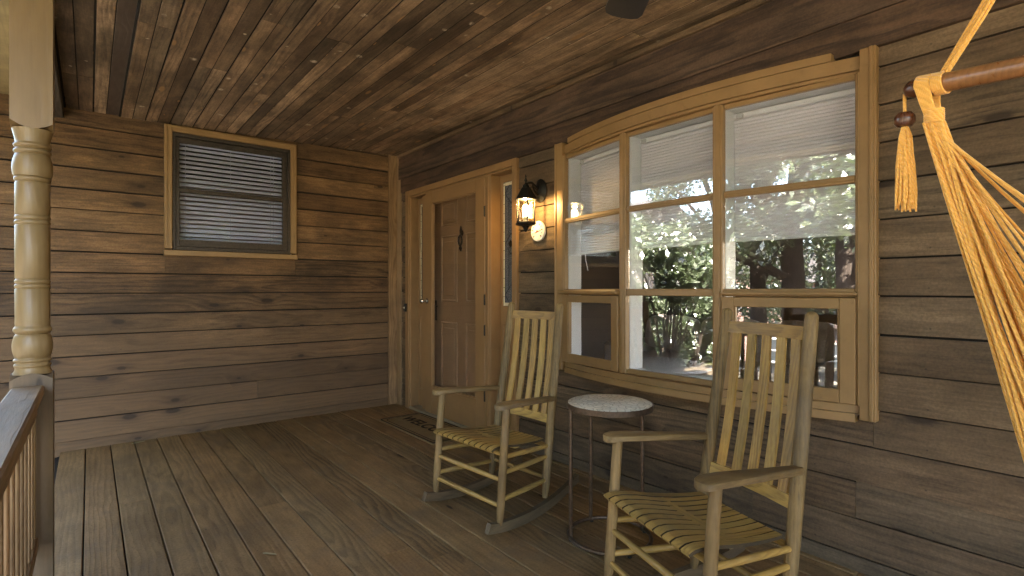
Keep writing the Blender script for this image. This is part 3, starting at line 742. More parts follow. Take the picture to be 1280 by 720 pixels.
# ------------------------------------------------------------------ posts, header, railing
HX0, HX1 = -.240, -.150
mb = MB(); mb.box((HX0, -3.3, 2.475), (HX1, YE - .002, 2.59), 1, .004)
hb = tag(mb.build('header_beam', M['beam']), 'long dark wooden beam on the porch posts along the ceiling edge', 'beam', kind='thing')
def post(cx_, cy_, label):
    h = .0565
    t = thing('porch_post', label, 'post', (cx_, cy_, -.02), 0, 'turned posts along the open side')
    mb = MB(); n = 36
    def ringsq(z, k):      # k = 0 square, 1 round radius .0
        out = []
        for i in range(n):
            a = 2*math.pi*(i + .5)/n; c_, s_ = math.cos(a), math.sin(a)
            sq = h / max(abs(c_), abs(s_))
            out.append((sq, c_, s_, z))
        return out
    prof = []                                # (z, radius or None for square)
    zs = [0.0, .905]
    def add(z, r): prof.append((z, r))
    def beadp(z0, z1, r, d, n_=6):
        for i in range(n_ + 1):
            t_ = i/n_; add(z0 + (z1 - z0)*t_, r + d*math.sin(math.pi*t_))
    # upward from the lower block (square top at z = .905)
    add(.905, .0562); add(.915, .050); add(.925, .0475); beadp(.928, .942, .0475, .004); add(.944, .047); beadp(.946, .960, .0475, .005); add(.963, .047)
    for i in range(9):
        t_ = i/8; add(.965 + .075*t_, .049 + .0065*math.sin(math.pi*min(1, t_*1.0)))
    add(1.045, .045); beadp(1.048, 1.072, .0475, .0055); add(1.075, .0465); add(1.08, .0475)
    for zb in (1.205, 1.43):
        add(zb - .003, .0478); 
        for q in range(2): add(zb + q*.016, .0455); beadp(zb + .002 + q*.016, zb + .015 + q*.016, .0470, .0022, 4)
        add(zb + .034, .0455); add(zb + .037, .0478)
    add(1.575, .0478); add(1.580, .045); beadp(1.583, 1.598, .0475, .0035)
    for i in range(11):
        t_ = i/10; add(1.60 + .075*t_, .048 + .008*math.sin(math.pi*(.15 + .85*t_)))
    add(1.678, .0455); beadp(1.680, 1.697, .047, .005); add(1.699, .0455); beadp(1.701, 1.716, .0475, .0045); add(1.719, .047); add(1.735, .049); add(1.765, .0562)
    # build: square block, lathe, square block; block corners fall off in lamb's-tongue curves
    mb.lathe([(r, z) for z, r in prof], 36, (cx_, cy_, 0))
    def block(z0, z1, c0, c1):
        m_ = 24; vs = []; fs = []
        per = []
        for s_ in range(4):
            for i in range(m_//4):
                t_ = -1 + 2*i/(m_//4)
                per.append([(t_, -1), (1, t_), (-t_, 1), (-1, -t_)][s_])
        def lvl(z, cut, up):
            for (p_, q_) in per:
                rad = math.hypot(p_, q_)
                dz = cut*(rad - 1)/.414
                vs.append((cx_ + p_*h, cy_ + q_*h, z + (dz if up else -dz)))
        lvl(z0, c0, True); lvl(z1, c1, False)
        for i in range(m_): fs.append((i, (i+1) % m_, m_+(i+1) % m_, m_+i))
        vs.append((cx_, cy_, z0)); vs.append((cx_, cy_, z1))
        for i in range(m_): fs.append((2*m_, (i+1) % m_, i)); fs.append((2*m_+1, m_+i, m_+(i+1) % m_))
        mb.raw(vs, fs, False, 2)
    block(1.762, 2.475, .022, 0); mb.build('turned_shaft', M['post'], t)
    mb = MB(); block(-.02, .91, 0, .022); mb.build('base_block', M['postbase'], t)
    return t
PX, PY = -.158, 2.537
post(PX, PY, 'honey coloured turned wooden post standing at the near end of the railing')
post(PX, -1.15, 'honey coloured turned wooden post behind the viewer at the far railing end')
ral = thing('porch_railing', 'grey brown wooden railing running from the turned post along the open side', 'railing', (PX, .7, 0))
ya, yb = -1.15 + .058, PY - .058
mb = MB(); mb.box((PX - .052, ya, .832), (PX + .034, yb, .868), 1, .006); mb.build('handrail', M['rail'], ral)
mb = MB(); mb.box((PX - .025, ya, .765), (PX + .016, yb, .831), 1, .004); mb.build('sub_rail', M['rail'], ral)
mb = MB(); mb.box((PX - .028, ya, .300), (PX + .018, yb, .340), 1, .004); mb.build('bottom_rail', M['rail'], ral)
mb = MB(); mb.box((PX - .045, yb - .022, .341), (PX + .012, yb, .764), 2, .003); mb.build('end_cleat', M['post'], ral)
y = yb - .10
while y > ya + .05:
    mb = MB(); mb.box((PX - .022, y - .017, .341), (PX + .012, y + .017, .764), 2, .003); mb.build('baluster', M['rail'], ral); y -= .115

# ------------------------------------------------------------------ wall lantern and thermometer
LX, LY = XW - .175, 2.845
lan = thing('wall_lantern', 'lit black six sided wall lantern between the door and the bow window', 'lantern', (XW, 2.90, 1.9))
def hexr(r, z, n=6, ph=0): return [(LX + r*math.cos(2*math.pi*(k + ph)/n), LY + r*math.sin(2*math.pi*(k + ph)/n), z) for k in range(n)]
def hexloft(mb, rz, smooth=False):
    vs = []; fs = []; n = 6
    for r, z in rz: vs += hexr(r, z)
    for i in range(len(rz)-1):
        for k in range(n): fs.append((i*n+k, i*n+(k+1) % n, (i+1)*n+(k+1) % n, (i+1)*n+k))
    fs.append(tuple(range(n))[::-1]); fs.append(tuple(range((len(rz)-1)*n, len(rz)*n)))
    mb.raw(vs, fs, smooth, 2)
mb = MB(); hexloft(mb, [(.079, 1.828), (.082, 1.834), (.077, 1.842), (.060, 1.868), (.038, 1.905), (.028, 1.914), (.025, 1.928), (.014, 1.936)])
rf = mb.build('lantern_roof', M['black'], lan)
mb = MB(); mb.lathe([(.013, 1.934), (.007, 1.942), (.006, 1.952), (.011, 1.960), (.012, 1.967), (.007, 1.975), (.004, 1.983), (.006, 1.990), (.002, 2.004)], 14, (LX, LY, 0)); mb.build('finial', M['black'], lan)
mb = MB(); hexloft(mb, [(.055, 1.648), (.072, 1.654), (.078, 1.664), (.073, 1.672), (.066, 1.676)]); mb.lathe([(.004, 1.605), (.014, 1.615), (.018, 1.63), (.03, 1.643)], 12, (LX, LY, 0)); mb.build('lantern_base', M['black'], lan)
for k in range(6):
    mb = MB(); p, q = hexr(.064, 1.674)[k], hexr(.070, 1.829)[k]; mb.tube([p, q], .0042, 6, 2); mb.build('cage_bar', M['black'], lan)
b_, t_ = hexr(.061, 1.678), hexr(.067, 1.826)
for k in range(6):
    mb = MB(); k2 = (k+1) % 6
    inn = lambda p: (LX + (p[0]-LX)*.965, LY + (p[1]-LY)*.965, p[2])
    mb.raw([b_[k], b_[k2], t_[k2], t_[k], inn(b_[k]), inn(b_[k2]), inn(t_[k2]), inn(t_[k])], [(0,1,2,3), (7,6,5,4), (0,4,5,1), (1,5,6,2), (2,6,7,3), (3,7,4,0)], False, 2)
    mb.build('glass_pane', M['glass_amber'], lan)
mb = MB(); mb.lathe([(.018, 1.677), (.018, 1.705), (.013, 1.712)], 14, (LX, LY, 0)); mb.build('socket', M['dial'], lan)
mb = MB(); mb.lathe([(.013, 1.713), (.018, 1.720), (.021, 1.735), (.022, 1.76), (.021, 1.780), (.014, 1.793), (.004, 1.797)], 16, (LX, LY, 0)); mb.build('bulb', M['bulb'], lan)
mb = MB(); my = Matrix.Translation((XW - .001, 2.88, 1.915)) @ Matrix.Rotation(R(-90), 4, 'Y')
mb.lathe([(.062, 0), (.064, .006), (.052, .014), (.045, .022), (.030, .03), (.012, .036)], 24, M=Matrix.Translation((XW - .004, 2.88, 1.915)) @ Matrix.Rotation(R(-90), 4, 'Y') @ Matrix.Diagonal((1.35, 1., 1., 1.)))
mb.build('back_plate', M['black'], lan)
mb = MB(); mb.tube([(XW - .03, 2.88, 1.915), (XW - .07, 2.872, 1.94), (XW - .11, 2.86, 1.958), (XW - .15, 2.85, 1.950), (LX, LY, 1.930)], [.012, .011, .010, .009, .009], 10)
mb.tube([(XW - .03, 2.88, 1.88), (XW - .055, 2.875, 1.885), (XW - .08, 2.868, 1.91), (XW - .095, 2.864, 1.945)], [.008, .009, .008, .005], 8)
mb.build('arm', M['black'], lan)

th = thing('wall_thermometer', 'round white dial thermometer with red needle just below the lantern', 'thermometer', (XW - .02, 2.895, 1.625))
Mt = Matrix.Translation((XW - .006, 2.895, 1.625)) @ Matrix.Rotation(R(-90), 4, 'Y')
mb = MB(); mb.lathe([(.072, 0), (.074, .008), (.072, .016), (.067, .018)], 40, M=Mt); mb.build('case', M['dial'], th)
mb = MB(); mb.lathe([(.066, .0182), (.066, .0188)], 40, M=Mt); fc = mb.build('dial_face', M['dial'], th)
mb = MB()
for k in range(11):
    a = R(-135 + 27*k) ; r0, r1 = .046, .058
    ca, sa = math.cos(a), math.sin(a)
    mb.tube([(r0*ca, -r0*sa, .0194), (r1*ca, -r1*sa, .0194)], .0034 if k % 2 == 0 else .0018, 6, M=Mt)
mb.build('scale_marks', M['black'], fc)
mb = MB(); mb.tube([(-.012, .022, .0215), (.006, -.046, .0215)], [.0032, .0012], 6, M=Mt); mb.tube([(0, 0, .018), (0, 0, .024)], .006, 10, M=Mt); mb.build('needle', M['red'], th)

# ------------------------------------------------------------------ rocking chairs
def make_chair(label):
    t = thing('rocking_chair', label, 'chair', (0,0,0), 0, 'wooden rocking chairs on the porch')
    # local: +y forward, x sideways; floor at z = 0
    wf, yft, za, wb, ybb, wbt, ybt, ztop = .272, -.046, .621, .224, -.371, .198, -.522, 1.126
    def lerp(a, b, q): return tuple(a[i] + (b[i]-a[i])*q for i in range(3))
    def fpt(s, z): return lerp((s*wf, 0, .05), (s*wf, yft, za), (z-.05)/(za-.05))
    def bpt(s, z): return lerp((s*wb, ybb, .07), (s*wbt, ybt, ztop), (z-.07)/(ztop-.07))
    for s in (-1, 1):
        mb = MB(); zs = [.048, .075, .11, .15, .20, .30, .42, .52, .60, .614]
        rs = [.013, .0165, .0195, .0205, .0205, .0205, .0205, .020, .0195, .0195]
        mb.tube([fpt(s, z) for z in zs], rs, 16, 2); mb.build('front_leg', M['chair_worn'], t, True)
        mb = MB(); zs = [.07, .10, .14, .20, .40, .60, .80, 1.0, 1.09, 1.112, 1.122, 1.126]
        rs = [.013, .0175, .021, .0225, .0235, .0235, .0232, .0228, .0225, .021, .015, .006]
        mb.tube([bpt(s, z) for z in zs], rs, 16, 2); mb.build('back_post', M['chair_worn'], t, True)
        # armrest: wide rounded front, narrow at the back post
        mb = MB(); x0 = s*.266; zt = .644
        prof = []
        yf = .062 + yft; yb_ = ybt*.5 + ybb*.5 + .01
        outl = [(yf, .000), (yf - .004, .022), (yf - .016, .036), (yf - .04, .043), (yf - .11, .043), (yf - .20, .036), (yf - .30, .027), (yb_ + .02, .020), (yb_, .017)]
        L = [(y_, w_) for y_, w_ in outl]
        vs = []; fs = []
        xc = lambda y_: s*(.268 + (.222 - .268)*max(0, min(1, (yf - y_)/(yf - yb_))))
        zz = lambda y_: .644 - .030*max(0, min(1, (yf - y_)/(yf - yb_))) - .010*math.exp(-((yf - y_)/.03)**2)
        for y_, w_ in L:
            w_ = max(w_, .004); th_ = .025
            z_ = zz(y_)
            sec = [(-w_, z_ - th_ + .004), (-w_*.96, z_ - .004), (-w_*.8, z_), (w_*.8, z_), (w_*.96, z_ - .004), (w_, z_ - th_ + .004), (w_*.8, z_ - th_), (-w_*.8, z_ - th_)]
            vs += [(xc(y_) + a, y_, b) for a, b in sec]
        for i in range(len(L)-1):
            for k in range(8): fs.append((i*8+k, i*8+(k+1) % 8, (i+1)*8+(k+1) % 8, (i+1)*8+k))
        fs += [tuple(range(8))[::-1], tuple(range((len(L)-1)*8, len(L)*8))]
        mb.raw(vs, fs, True, 1); mb.build('armrest', M['chair_worn'], t, True)
        # rocker: curved board on edge
        mb = MB(); vs = []; fs = []; n = 26
        for i in range(n + 1):
            y_ = .085 - .715*i/n; xr = s*(.272 - .040*(i/n))
            zb = (y_ + .17)**2/2.1; hh = .050 - .012*abs(i/n - .35)
            dy = .0 if i else -.018
            vs += [(xr - .015, y_, zb), (xr + .015, y_, zb), (xr + .015, y_ + dy, zb + hh), (xr - .015, y_ + dy, zb + hh)]
            if i: q = 4*i; fs += [(q-4, q-3, q+1, q), (q-3, q-2, q+2, q+1), (q-2, q-1, q+3, q+2), (q-1, q-4, q, q+3)]
        fs += [(3,2,1,0), (4*n, 4*n+1, 4*n+2, 4*n+3)]
        mb.raw(vs, fs, False, 1); mb.build('rocker', M['rocker'], t, True)
        for zf, zb_ in ((.298, .290), (.168, .165)):
            mb = MB(); a, b = fpt(s, zf), bpt(s, zb_); mb.tube([a, lerp(a, b, .06), lerp(a, b, .5), lerp(a, b, .94), b], [.009, .0115, .014, .0115, .009], 10, 1); mb.build('rung', M['chair'], t, True)
        mb = MB(); a, b = fpt(s, .375), bpt(s, .345); mb.tube([a, lerp(a, b, .5), b], [.011, .013, .011], 10, 1); mb.build('seat_rail', M['chair'], t, True)
    for zf in (.262, .138):
        mb = MB(); a, b = fpt(-1, zf), fpt(1, zf); mb.tube([a, lerp(a, b, .06), lerp(a, b, .5), lerp(a, b, .94), b], [.009, .011, .013, .011, .009], 10, 0); mb.build('rung', M['chair'], t, True)
    mb = MB(); a, b = bpt(-1, .175), bpt(1, .175); mb.tube([a, lerp(a, b, .5), b], [.009, .0125, .009], 10, 0); mb.build('rung', M['chair'], t, True)
    mb = MB(); a, b = fpt(-1, .388), fpt(1, .388); mb.tube([a, lerp(a, b, .5), b], [.011, .014, .011], 10, 0); mb.build('seat_rail', M['chair'], t, True)
    mb = MB(); a, b = bpt(-1, .345), bpt(1, .345); mb.tube([a, lerp(a, b, .5), b], [.011, .014, .011], 10, 0); mb.build('seat_rail', M['chair'], t, True)
    # seat: eleven slats front to back over a dished profile
    mb = MB(); N_ = 11
    path = [(.034, .4120), (.026, .4165), (.010, .4215), (-.02, .4235), (-.08, .418), (-.16, .404), (-.24, .394), (-.32, .388), (-.385, .386)]
    for k in range(N_):
        ua, ub = -1 + 2*k/N_ + .015, -1 + 2*(k+1)/N_ - .015
        vs = []; fs = []
        for i, (y_, z_) in enumerate(path):
            q = max(0, min(1, (.03 - y_)/.415)); hw = .252 + (.206 - .252)*q
            j0, j1 = max(i-1, 0), min(i+1, len(path)-1)
            ty, tz = path[j1][0]-path[j0][0], path[j1][1]-path[j0][1]; l = math.hypot(ty, tz); ny, nz = tz/l, -ty/l
            cv = -.010*(1 - ((ua+ub)/2)**2)*math.sin(math.pi*max(0, min(1, (q-.05))))  # slightly dished across
            ny, nz = (ny, nz) if nz > 0 or ny > 0 else (-ny, -nz)
            t2 = .012
            vs += [(ua*hw, y_, z_ + cv), (ub*hw, y_, z_ + cv), (ub*hw, y_ - ny*t2, z_ - nz*t2 + cv), (ua*hw, y_ - ny*t2, z_ - nz*t2 + cv)]
            if i: q_ = 4*i; fs += [(q_-4, q_-3, q_+1, q_), (q_-3, q_-2, q_+2, q_+1), (q_-2, q_-1, q_+3, q_+2), (q_-1, q_-4, q_, q_+3)]
        n_ = 4*(len(path)-1); fs += [(3,2,1,0), (n_, n_+1, n_+2, n_+3)]
        mb.raw(vs, fs, False, 1)
    mb.box((-.20, -.20, .372), (.20, -.165, .394), 0, .003)
    se = mb.build('seat', M['chair'], t, True); se.data.materials.append(M['slat_edge_shade'])
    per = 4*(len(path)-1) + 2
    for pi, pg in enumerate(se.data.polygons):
        if pi < per*N_ and pi % per < per - 2 and (pi % per) % 2 == 1: pg.material_index = 1      # slat sides coloured dark, painting in the shade between slats
    # back: two rails and five slats
    sl = ((ybt-ybb)/(ztop-.07)); tilt = math.atan(-sl)
    def yat(z): return ybb + (z-.07)*sl
    def bow_rail(z0, z1, name, mat):
        m = MB(); n = 10; vs = []; fs = []
        w0 = abs(bpt(1, (z0+z1)/2)[0])
        for i in range(n+1):
            u = -1 + 2*i/n; dy = -.018*(1-u*u)
            for (z, d) in ((z0, .0), (z1, .0), (z1, -.017), (z0, -.017)): vs.append((u*w0, yat(z) + .008 + dy + d, z))
            if i: q = 4*i; fs += [(q-4, q-3, q+1, q), (q-3, q-2, q+2, q+1), (q-2, q-1, q+3, q+2), (q-1, q-4, q, q+3)]
        fs += [(3,2,1,0), (4*n, 4*n+1, 4*n+2, 4*n+3)]
        m.raw(vs, [f[::-1] for f in fs], False, 0); return m.build(name, mat, t, True)
    bow_rail(1.028, 1.074, 'top_rail', M['chair']); bow_rail(.462, .505, 'lower_back_rail', M['chair'])
    bk = [0]
    for k in range(5):
        u = (-2 + k)/2.0*.70
        m = MB(); vs = []; fs = []; zs = np.linspace(.485, 1.045, 7)
        for i, z in enumerate(zs):
            w0 = abs(bpt(1, z)[0]); dy = -.018*(1-u*u) - .012*math.sin(math.pi*i/6)
            xx = u*w0; hw = .0195
            yy = yat(z) + .006 + dy
            vs += [(xx-hw, yy, z), (xx+hw, yy, z), (xx+hw, yy-.010, z), (xx-hw, yy-.010, z)]
            if i: q = 4*i; fs += [(q-4, q-3, q+1, q), (q-3, q-2, q+2, q+1), (q-2, q-1, q+3, q+2), (q-1, q-4, q, q+3)]
        fs += [(3,2,1,0), (24, 25, 26, 27)]
        m.raw(vs, fs, False, 2); m.build('back_slat', M['chair'], t, True)
    return t
ch = make_chair('yellowed slatted rocking chair beside the front door, left of the round side table')
ch.location = (1.552, 2.35, 0); ch.rotation_euler = (0, 0, 3.220 - math.pi/2)
ch2 = copy_tree(ch); ch2['label'] = 'yellowed slatted rocking chair in front of the bow window, right of the round side table'
ch2.location = (1.502, 1.137, 0); ch2.rotation_euler = (0, 0, 2.827 - math.pi/2)

# ------------------------------------------------------------------ round side table
TX, TY = 1.967, 1.72
tb = thing('side_table', 'round side table with pale mosaic top and thin bronze legs between the rocking chairs', 'table', (TX, TY, 0))
mb = MB(); mb.lathe([(.200, .648), (.200, .6575), (.197, .659)], 56, (TX, TY, 0)); top = mb.build('table_top', M['mosaic'], tb)
mb = MB(); vs = []; n = 56
mb.lathe([(.201, .632), (.2065, .632), (.2065, .657), (.2055, .658), (.201, .657), (.201, .632)], 56, (TX, TY, 0), caps=False); mb.build('rim', M['tablemetal'], top)
mb = MB(); mb.lathe([(.2, .634), (.2, .640)], 56, (TX, TY, 0)); mb.build('underside', M['tablemetal'], top)
for (lx, ly) in ((1.806, 1.822), (2.030, 1.902), (2.140, 1.660)):
    mb = MB(); mb.tube([(lx, ly, .012), (lx, ly, .634)], .0095, 10, 2); mb.build('leg', M['tablemetal'], tb)
mb = MB(); mb.tube([(TX + .195*math.cos(a), TY + .195*math.sin(a), .018) for a in np.linspace(0, 2*math.pi, 49)], .0095, 8, 0, False); mb.build('base_ring', M['tablemetal'], tb)
for (lx, ly) in ((1.802, 1.815), (2.036, 1.90), (2.150, 1.655), (1.896, 1.54)):
    mb = MB(); mb.lathe([(.009, 0), (.010, .004), (.008, .010)], 12, (lx, ly, 0)); mb.build('foot', M['rubber'], tb)

# ------------------------------------------------------------------ door mat
mat_ = thing('door_mat', 'worn brown welcome mat with dark double border in front of the door', 'mat', (2.31, 4.09, 0))
mb = MB(); mb.box((2.075, 3.60, .002), (2.52, 4.60, .010), 1, .003); mb.build('mat_base', M['coir'], mat_)
mb = MB()
def rrect(x0, x1, y0, y1, rad, w, z):
    pts = []
    for cx_, cy_, a0_ in ((x1-rad, y1-rad, 0), (x0+rad, y1-rad, 90), (x0+rad, y0+rad, 180), (x1-rad, y0+rad, 270)):
        for k in range(7):
            a = R(a0_ + 15*k); pts.append((cx_ + rad*math.cos(a), cy_ + rad*math.sin(a), z))
    pts.append(pts[0]); mb.tube(pts, w, 6, 1, False, flat=1.)
rrect(2.092, 2.503, 3.617, 4.583, .03, .0075, .007); rrect(2.125, 2.470, 3.650, 4.550, .05, .0055, .007)
mb.build('mat_border', M['coir_dark'], mat_)
fc = bpy.data.curves.new('welcome_lettering', 'FONT'); fc.body = 'WELCOME'; fc.size = .165; fc.align_x = 'CENTER'; fc.align_y = 'CENTER'; fc.extrude = .0012; fc.space_character = 1.05; fc.offset = .003
fc.materials.append(M['coir_dark']); fo_ = bpy.data.objects.new('lettering_curve', fc); COL.objects.link(fo_); bpy.context.view_layer.update()
lm = bpy.data.meshes.new_from_object(fo_.evaluated_get(bpy.context.evaluated_depsgraph_get())); bpy.data.objects.remove(fo_)
fo = bpy.data.objects.new('welcome_lettering', lm); COL.objects.link(fo); fo.parent = mat_; fo.location = (-.005, 0, .0115); fo.rotation_euler = (0, 0, R(-90))

# ------------------------------------------------------------------ ceiling fan (blade tip shows at the top of the picture)
FX, FY, FZ = 1.06, .71, 2.145
fan = thing('ceiling_fan', 'dark ceiling fan hanging above the porch, one grey blade tip in view', 'fan', (FX, FY, FZ))
mb = MB(); mb.lathe([(.02, -.09), (.06, -.075), (.085, -.05), (.095, .0), (.09, .04), (.05, .07), (.02, .08)], 28, (FX, FY, FZ)); mb.build('motor', M['black'], fan)
mb = MB(); mb.tube([(FX, FY, FZ + .07), (FX, FY, zc(FX) + .0)], .012, 12, 2); mb.build('down_rod', M['black'], fan)
mb = MB(); mb.lathe([(.03, -.06), (.06, -.03), (.065, -.001)], 24, (FX, FY, zc(FX))); mb.build('canopy', M['black'], fan)
fwd = math.atan2(.783, .622)
M['fanblade'] = paint('fanblade', (.018,.018,.021), .45, .2, grain=.3)
for k in range(5):
    m = Matrix.Translation((FX, FY, FZ)) @ Matrix.Rotation(fwd + R(1) + 2*math.pi*k/5, 4, 'Z') @ Matrix.Rotation(R(10), 4, 'X')
    mb = MB(); poly = [(.14, -.045), (.30, -.058), (.585, -.064), (.61, -.056), (.622, -.035), (.625, 0), (.622, .035), (.61, .056), (.585, .064), (.30, .058), (.14, .045)]
    mb.prism(poly, -.004, .004, 0, m); bo = mb.build('blade', M['fanblade'], fan)
    mb = MB(); mb.box((.08, -.015, -.010), (.20, .015, -.005), 0, .002, m); mb.build('blade_bracket', M['black'], bo)

# ------------------------------------------------------------------ hammock chair at the right
f_, cxp, cyp = 665., 640., 362.5
thv = math.atan((640-112)/665.); sv, cv_ = math.sin(thv), math.cos(thv)
def W(dep, lat, z): return Vector((dep*sv + lat*cv_, dep*cv_ - lat*sv, 1.2 + z))
E_ = W(.958, .720, .3615); dirv = (W(.83, .791, .346) - W(.92, .747, .357)).normalized()
Lb = .92
ham = thing('hammock_chair', 'golden yellow rope hammock chair hanging from a varnished wooden spreader bar', 'hammock chair', tuple(E_ + dirv*Lb/2))
A0 = E_ + dirv*.045; A1 = E_ + dirv*(Lb - .045)
mb = MB(); mb.tube([E_ + dirv*.014, E_ + dirv*.02, E_ + dirv*(Lb - .014)], [.0145, .0158, .0158], 20, 0); mb.build('spreader_bar', M['barwood'], ham)
def knob(p, d):
    m = Matrix.Translation(p) @ d.to_track_quat('Z', 'Y').to_matrix().to_4x4()
    mb = MB(); mb.lathe([(.003, -.024), (.009, -.022), (.0145, -.016), (.0165, -.007), (.0160, .000), (.0145, .004)], 20, M=m); mb.build('end_knob', M['bead'], ham)
knob(E_ + dirv*.012, dirv); knob(E_ + dirv*(Lb - .012), -dirv)
mid = E_ + dirv*Lb/2; hang = mid + Vector((0, 0, .72))
side = dirv.cross(Vector((0,0,1))).normalized()
def wrap(p, turns, w, r):
    u = Vector((0,0,1)); v = side; pts = []
    for i in range(turns*14 + 1):
        a = 2*math.pi*i/14; pts.append(p + dirv*(w*(i/(turns*14) - .5)) + (u*math.cos(a) + v*math.sin(a))*r)
    return pts
for q, d in ((E_, 1), (E_ + dirv*Lb, -1)):
    base = q + dirv*d*.046
    mb = MB(); mb.tube(wrap(base, 5, .016, .0178), .0024, 6)
    tgt = hang
    for k in range(7):
        o_ = (dirv*random.uniform(-.007, .007) + side*random.uniform(-.006, .006))
        st = base + dirv*d*.004 + Vector((0,0,.017)) + o_
        mb.tube([st, st.lerp(tgt, .12) + o_*.5 - Vector((0,0,.004)), st.lerp(tgt, .5) + o_*.6, tgt + o_*.3], .0023, 6)
    mb.build('suspension_rope', M['rope'], ham)
mb = MB(); mb.tube([hang + Vector((0, .03*math.cos(a), .03*math.sin(a) + .025)) for a in np.linspace(0, 2*math.pi, 25)], .004, 8, 0, False); mb.tube([hang + Vector((0,0,.05)), Vector((hang.x, hang.y, zc(hang.x)))], .005, 8); mb.build('hanging_ring', M['black'], ham)
# wrapped collar on the bar with the fan of seat cords
def cam_pt(x, y, dep): return W(dep, (x - cxp)/f_*dep, -(y - cyp)/f_*dep)
def fan_cords(mirror):
    mb = MB()
    def mir(p):
        if not mirror: return p
        d = (p - mid).dot(dirv); return p - dirv*2*d
    top = E_ + dirv*.024
    # the collar: loops over the bar, bound below it
    for i in range(8):
        o_ = dirv*(-.0100 + .0028*i)
        pts = []
        for a in np.linspace(-200, 20, 12):
            pts.append(top + o_ + (Vector((0,0,1))*math.sin(R(-a))*1. + side*math.cos(R(-a)))*.0180)
        mb.tube([mir(p) for p in pts], .0024, 6)
        for sgn in (-1, 1):
            mb.tube([mir(p) for p in (top + o_ + side*.0180*sgn, top + o_*.85 + side*.012*sgn + Vector((0,0,-.028)) + dirv*.004, top + o_*.7 + side*.008*sgn + Vector((0,0,-.056)) + dirv*.010)], .0026, 6)
    knot = top + Vector((0,0,-.054)) + dirv*.011
    for i in range(7):
        pts = []
        for a in np.linspace(0, 2*math.pi, 15): pts.append(knot + Vector((0,0,.010 - .0034*i)) + (dirv*math.cos(a)*.0135 + side*math.sin(a)*.0115))
        mb.tube([mir(p) for p in pts], .0022, 6)
    kn2 = knot + Vector((0,0,-.012))
    ends = []
    ys = [556, 550, 543, 536, 529, 522, 514, 506, 500, 493, 487, 480, 470, 466, 462, 457, 440, 436, 432, 428, 424, 405, 401, 397, 372, 368, 345, 341, 318, 314, 290, 262, 258, 248, 244] + [553, 547, 540, 533, 526, 518, 510, 503, 497, 490, 484, 476, 468, 460, 452, 448, 444, 418, 414, 410, 390, 386, 360, 330, 302]
    for i, yy in enumerate(ys):
        dep = .84 - .008*(i % 6)
        p = cam_pt(1281 + random.uniform(-2, 2), yy, dep)
        st = kn2 + dirv*random.uniform(-.012, .014) + side*random.uniform(-.010, .010)
        e = st + (p - st)*1.75
        sagv = Vector((0,0,-.020 if yy > 470 else -.006)) 
        mb.tube([mir(q_) for q_ in (st, st.lerp(e, .2) + sagv*.7, st.lerp(e, .45) + sagv, st.lerp(e, .75) + sagv*.5, e)], random.uniform(.0019, .0027), 6)
        ends.append((yy, mir(e)))
    mb.build('seat_cord', M['rope'], ham)
    ends.sort(key=lambda q_: -q_[0])
    return [e for _, e in ends]
e1 = fan_cords(False); e2 = fan_cords(True)
# fabric seat slung between the two fans of cords
mb = MB(); vs = []; fs = []; nu = 12; nn = len(e1)
for i in range(nn):
    a, b = e1[i], e2[i]
    for j in range(nu + 1):
        q = j/nu; p = a.lerp(b, q) + Vector((0, 0, -.12*math.sin(math.pi*q))); vs.append(p)
for i in range(nn-1):
    for j in range(nu):
        k = i*(nu+1)+j; fs.append((k, k+1, k+nu+2, k+nu+1))
nv = len(vs); vs += [p + Vector((0,0,-.006)) for p in vs]; fs += [tuple(q + nv for q in f[::-1]) for f in fs]
mb.raw(vs, fs, True, 0); mb.build('seat_sling', M['rope'], ham)
# tassels with a bead
def tassel(p):
    mb = MB(); mb.tube([p, p + Vector((.001, 0, -.02)), p + Vector((0, 0, -.05))], .0028, 6, 2)
    mb.build('tassel_cord', M['rope'], ham)
    mb = MB(); mb.lathe([(.004, -.014), (.0115, -.012), (.0165, -.005), (.0165, .005), (.0115, .012), (.004, .014)], 18, tuple(p + Vector((0, 0, -.047)))); mb.build('bead', M['bead'], ham)
    mb = MB(); b0_ = p + Vector((0, 0, -.058))
    for i in range(60):
        a = random.uniform(0, 6.28); r_ = .0165*math.sqrt(random.random()); d = Vector((math.cos(a)*r_, math.sin(a)*r_, 0)); Lt = random.uniform(.142, .158)
        w_ = lambda: Vector((random.uniform(-.002, .002), random.uniform(-.002, .002), 0))
        mb.tube([b0_ + d*.25, b0_ + d*.55 + Vector((0,0,-.02)) + w_(), b0_ + d*.85 + Vector((0,0,-.07)) + w_(), b0_ + d + Vector((0,0,-Lt*.85)) + w_(), b0_ + d*1.1 + Vector((0,0,-Lt))], [.0014, .0018, .0018, .0018, .0015], 6, 2)
    mb.build('tassel', M['rope'], ham)
tassel(E_ + dirv*(-.012) + Vector((0,0,-.006))); tassel(E_ + dirv*(Lb + .012) + Vector((0,0,-.006)))

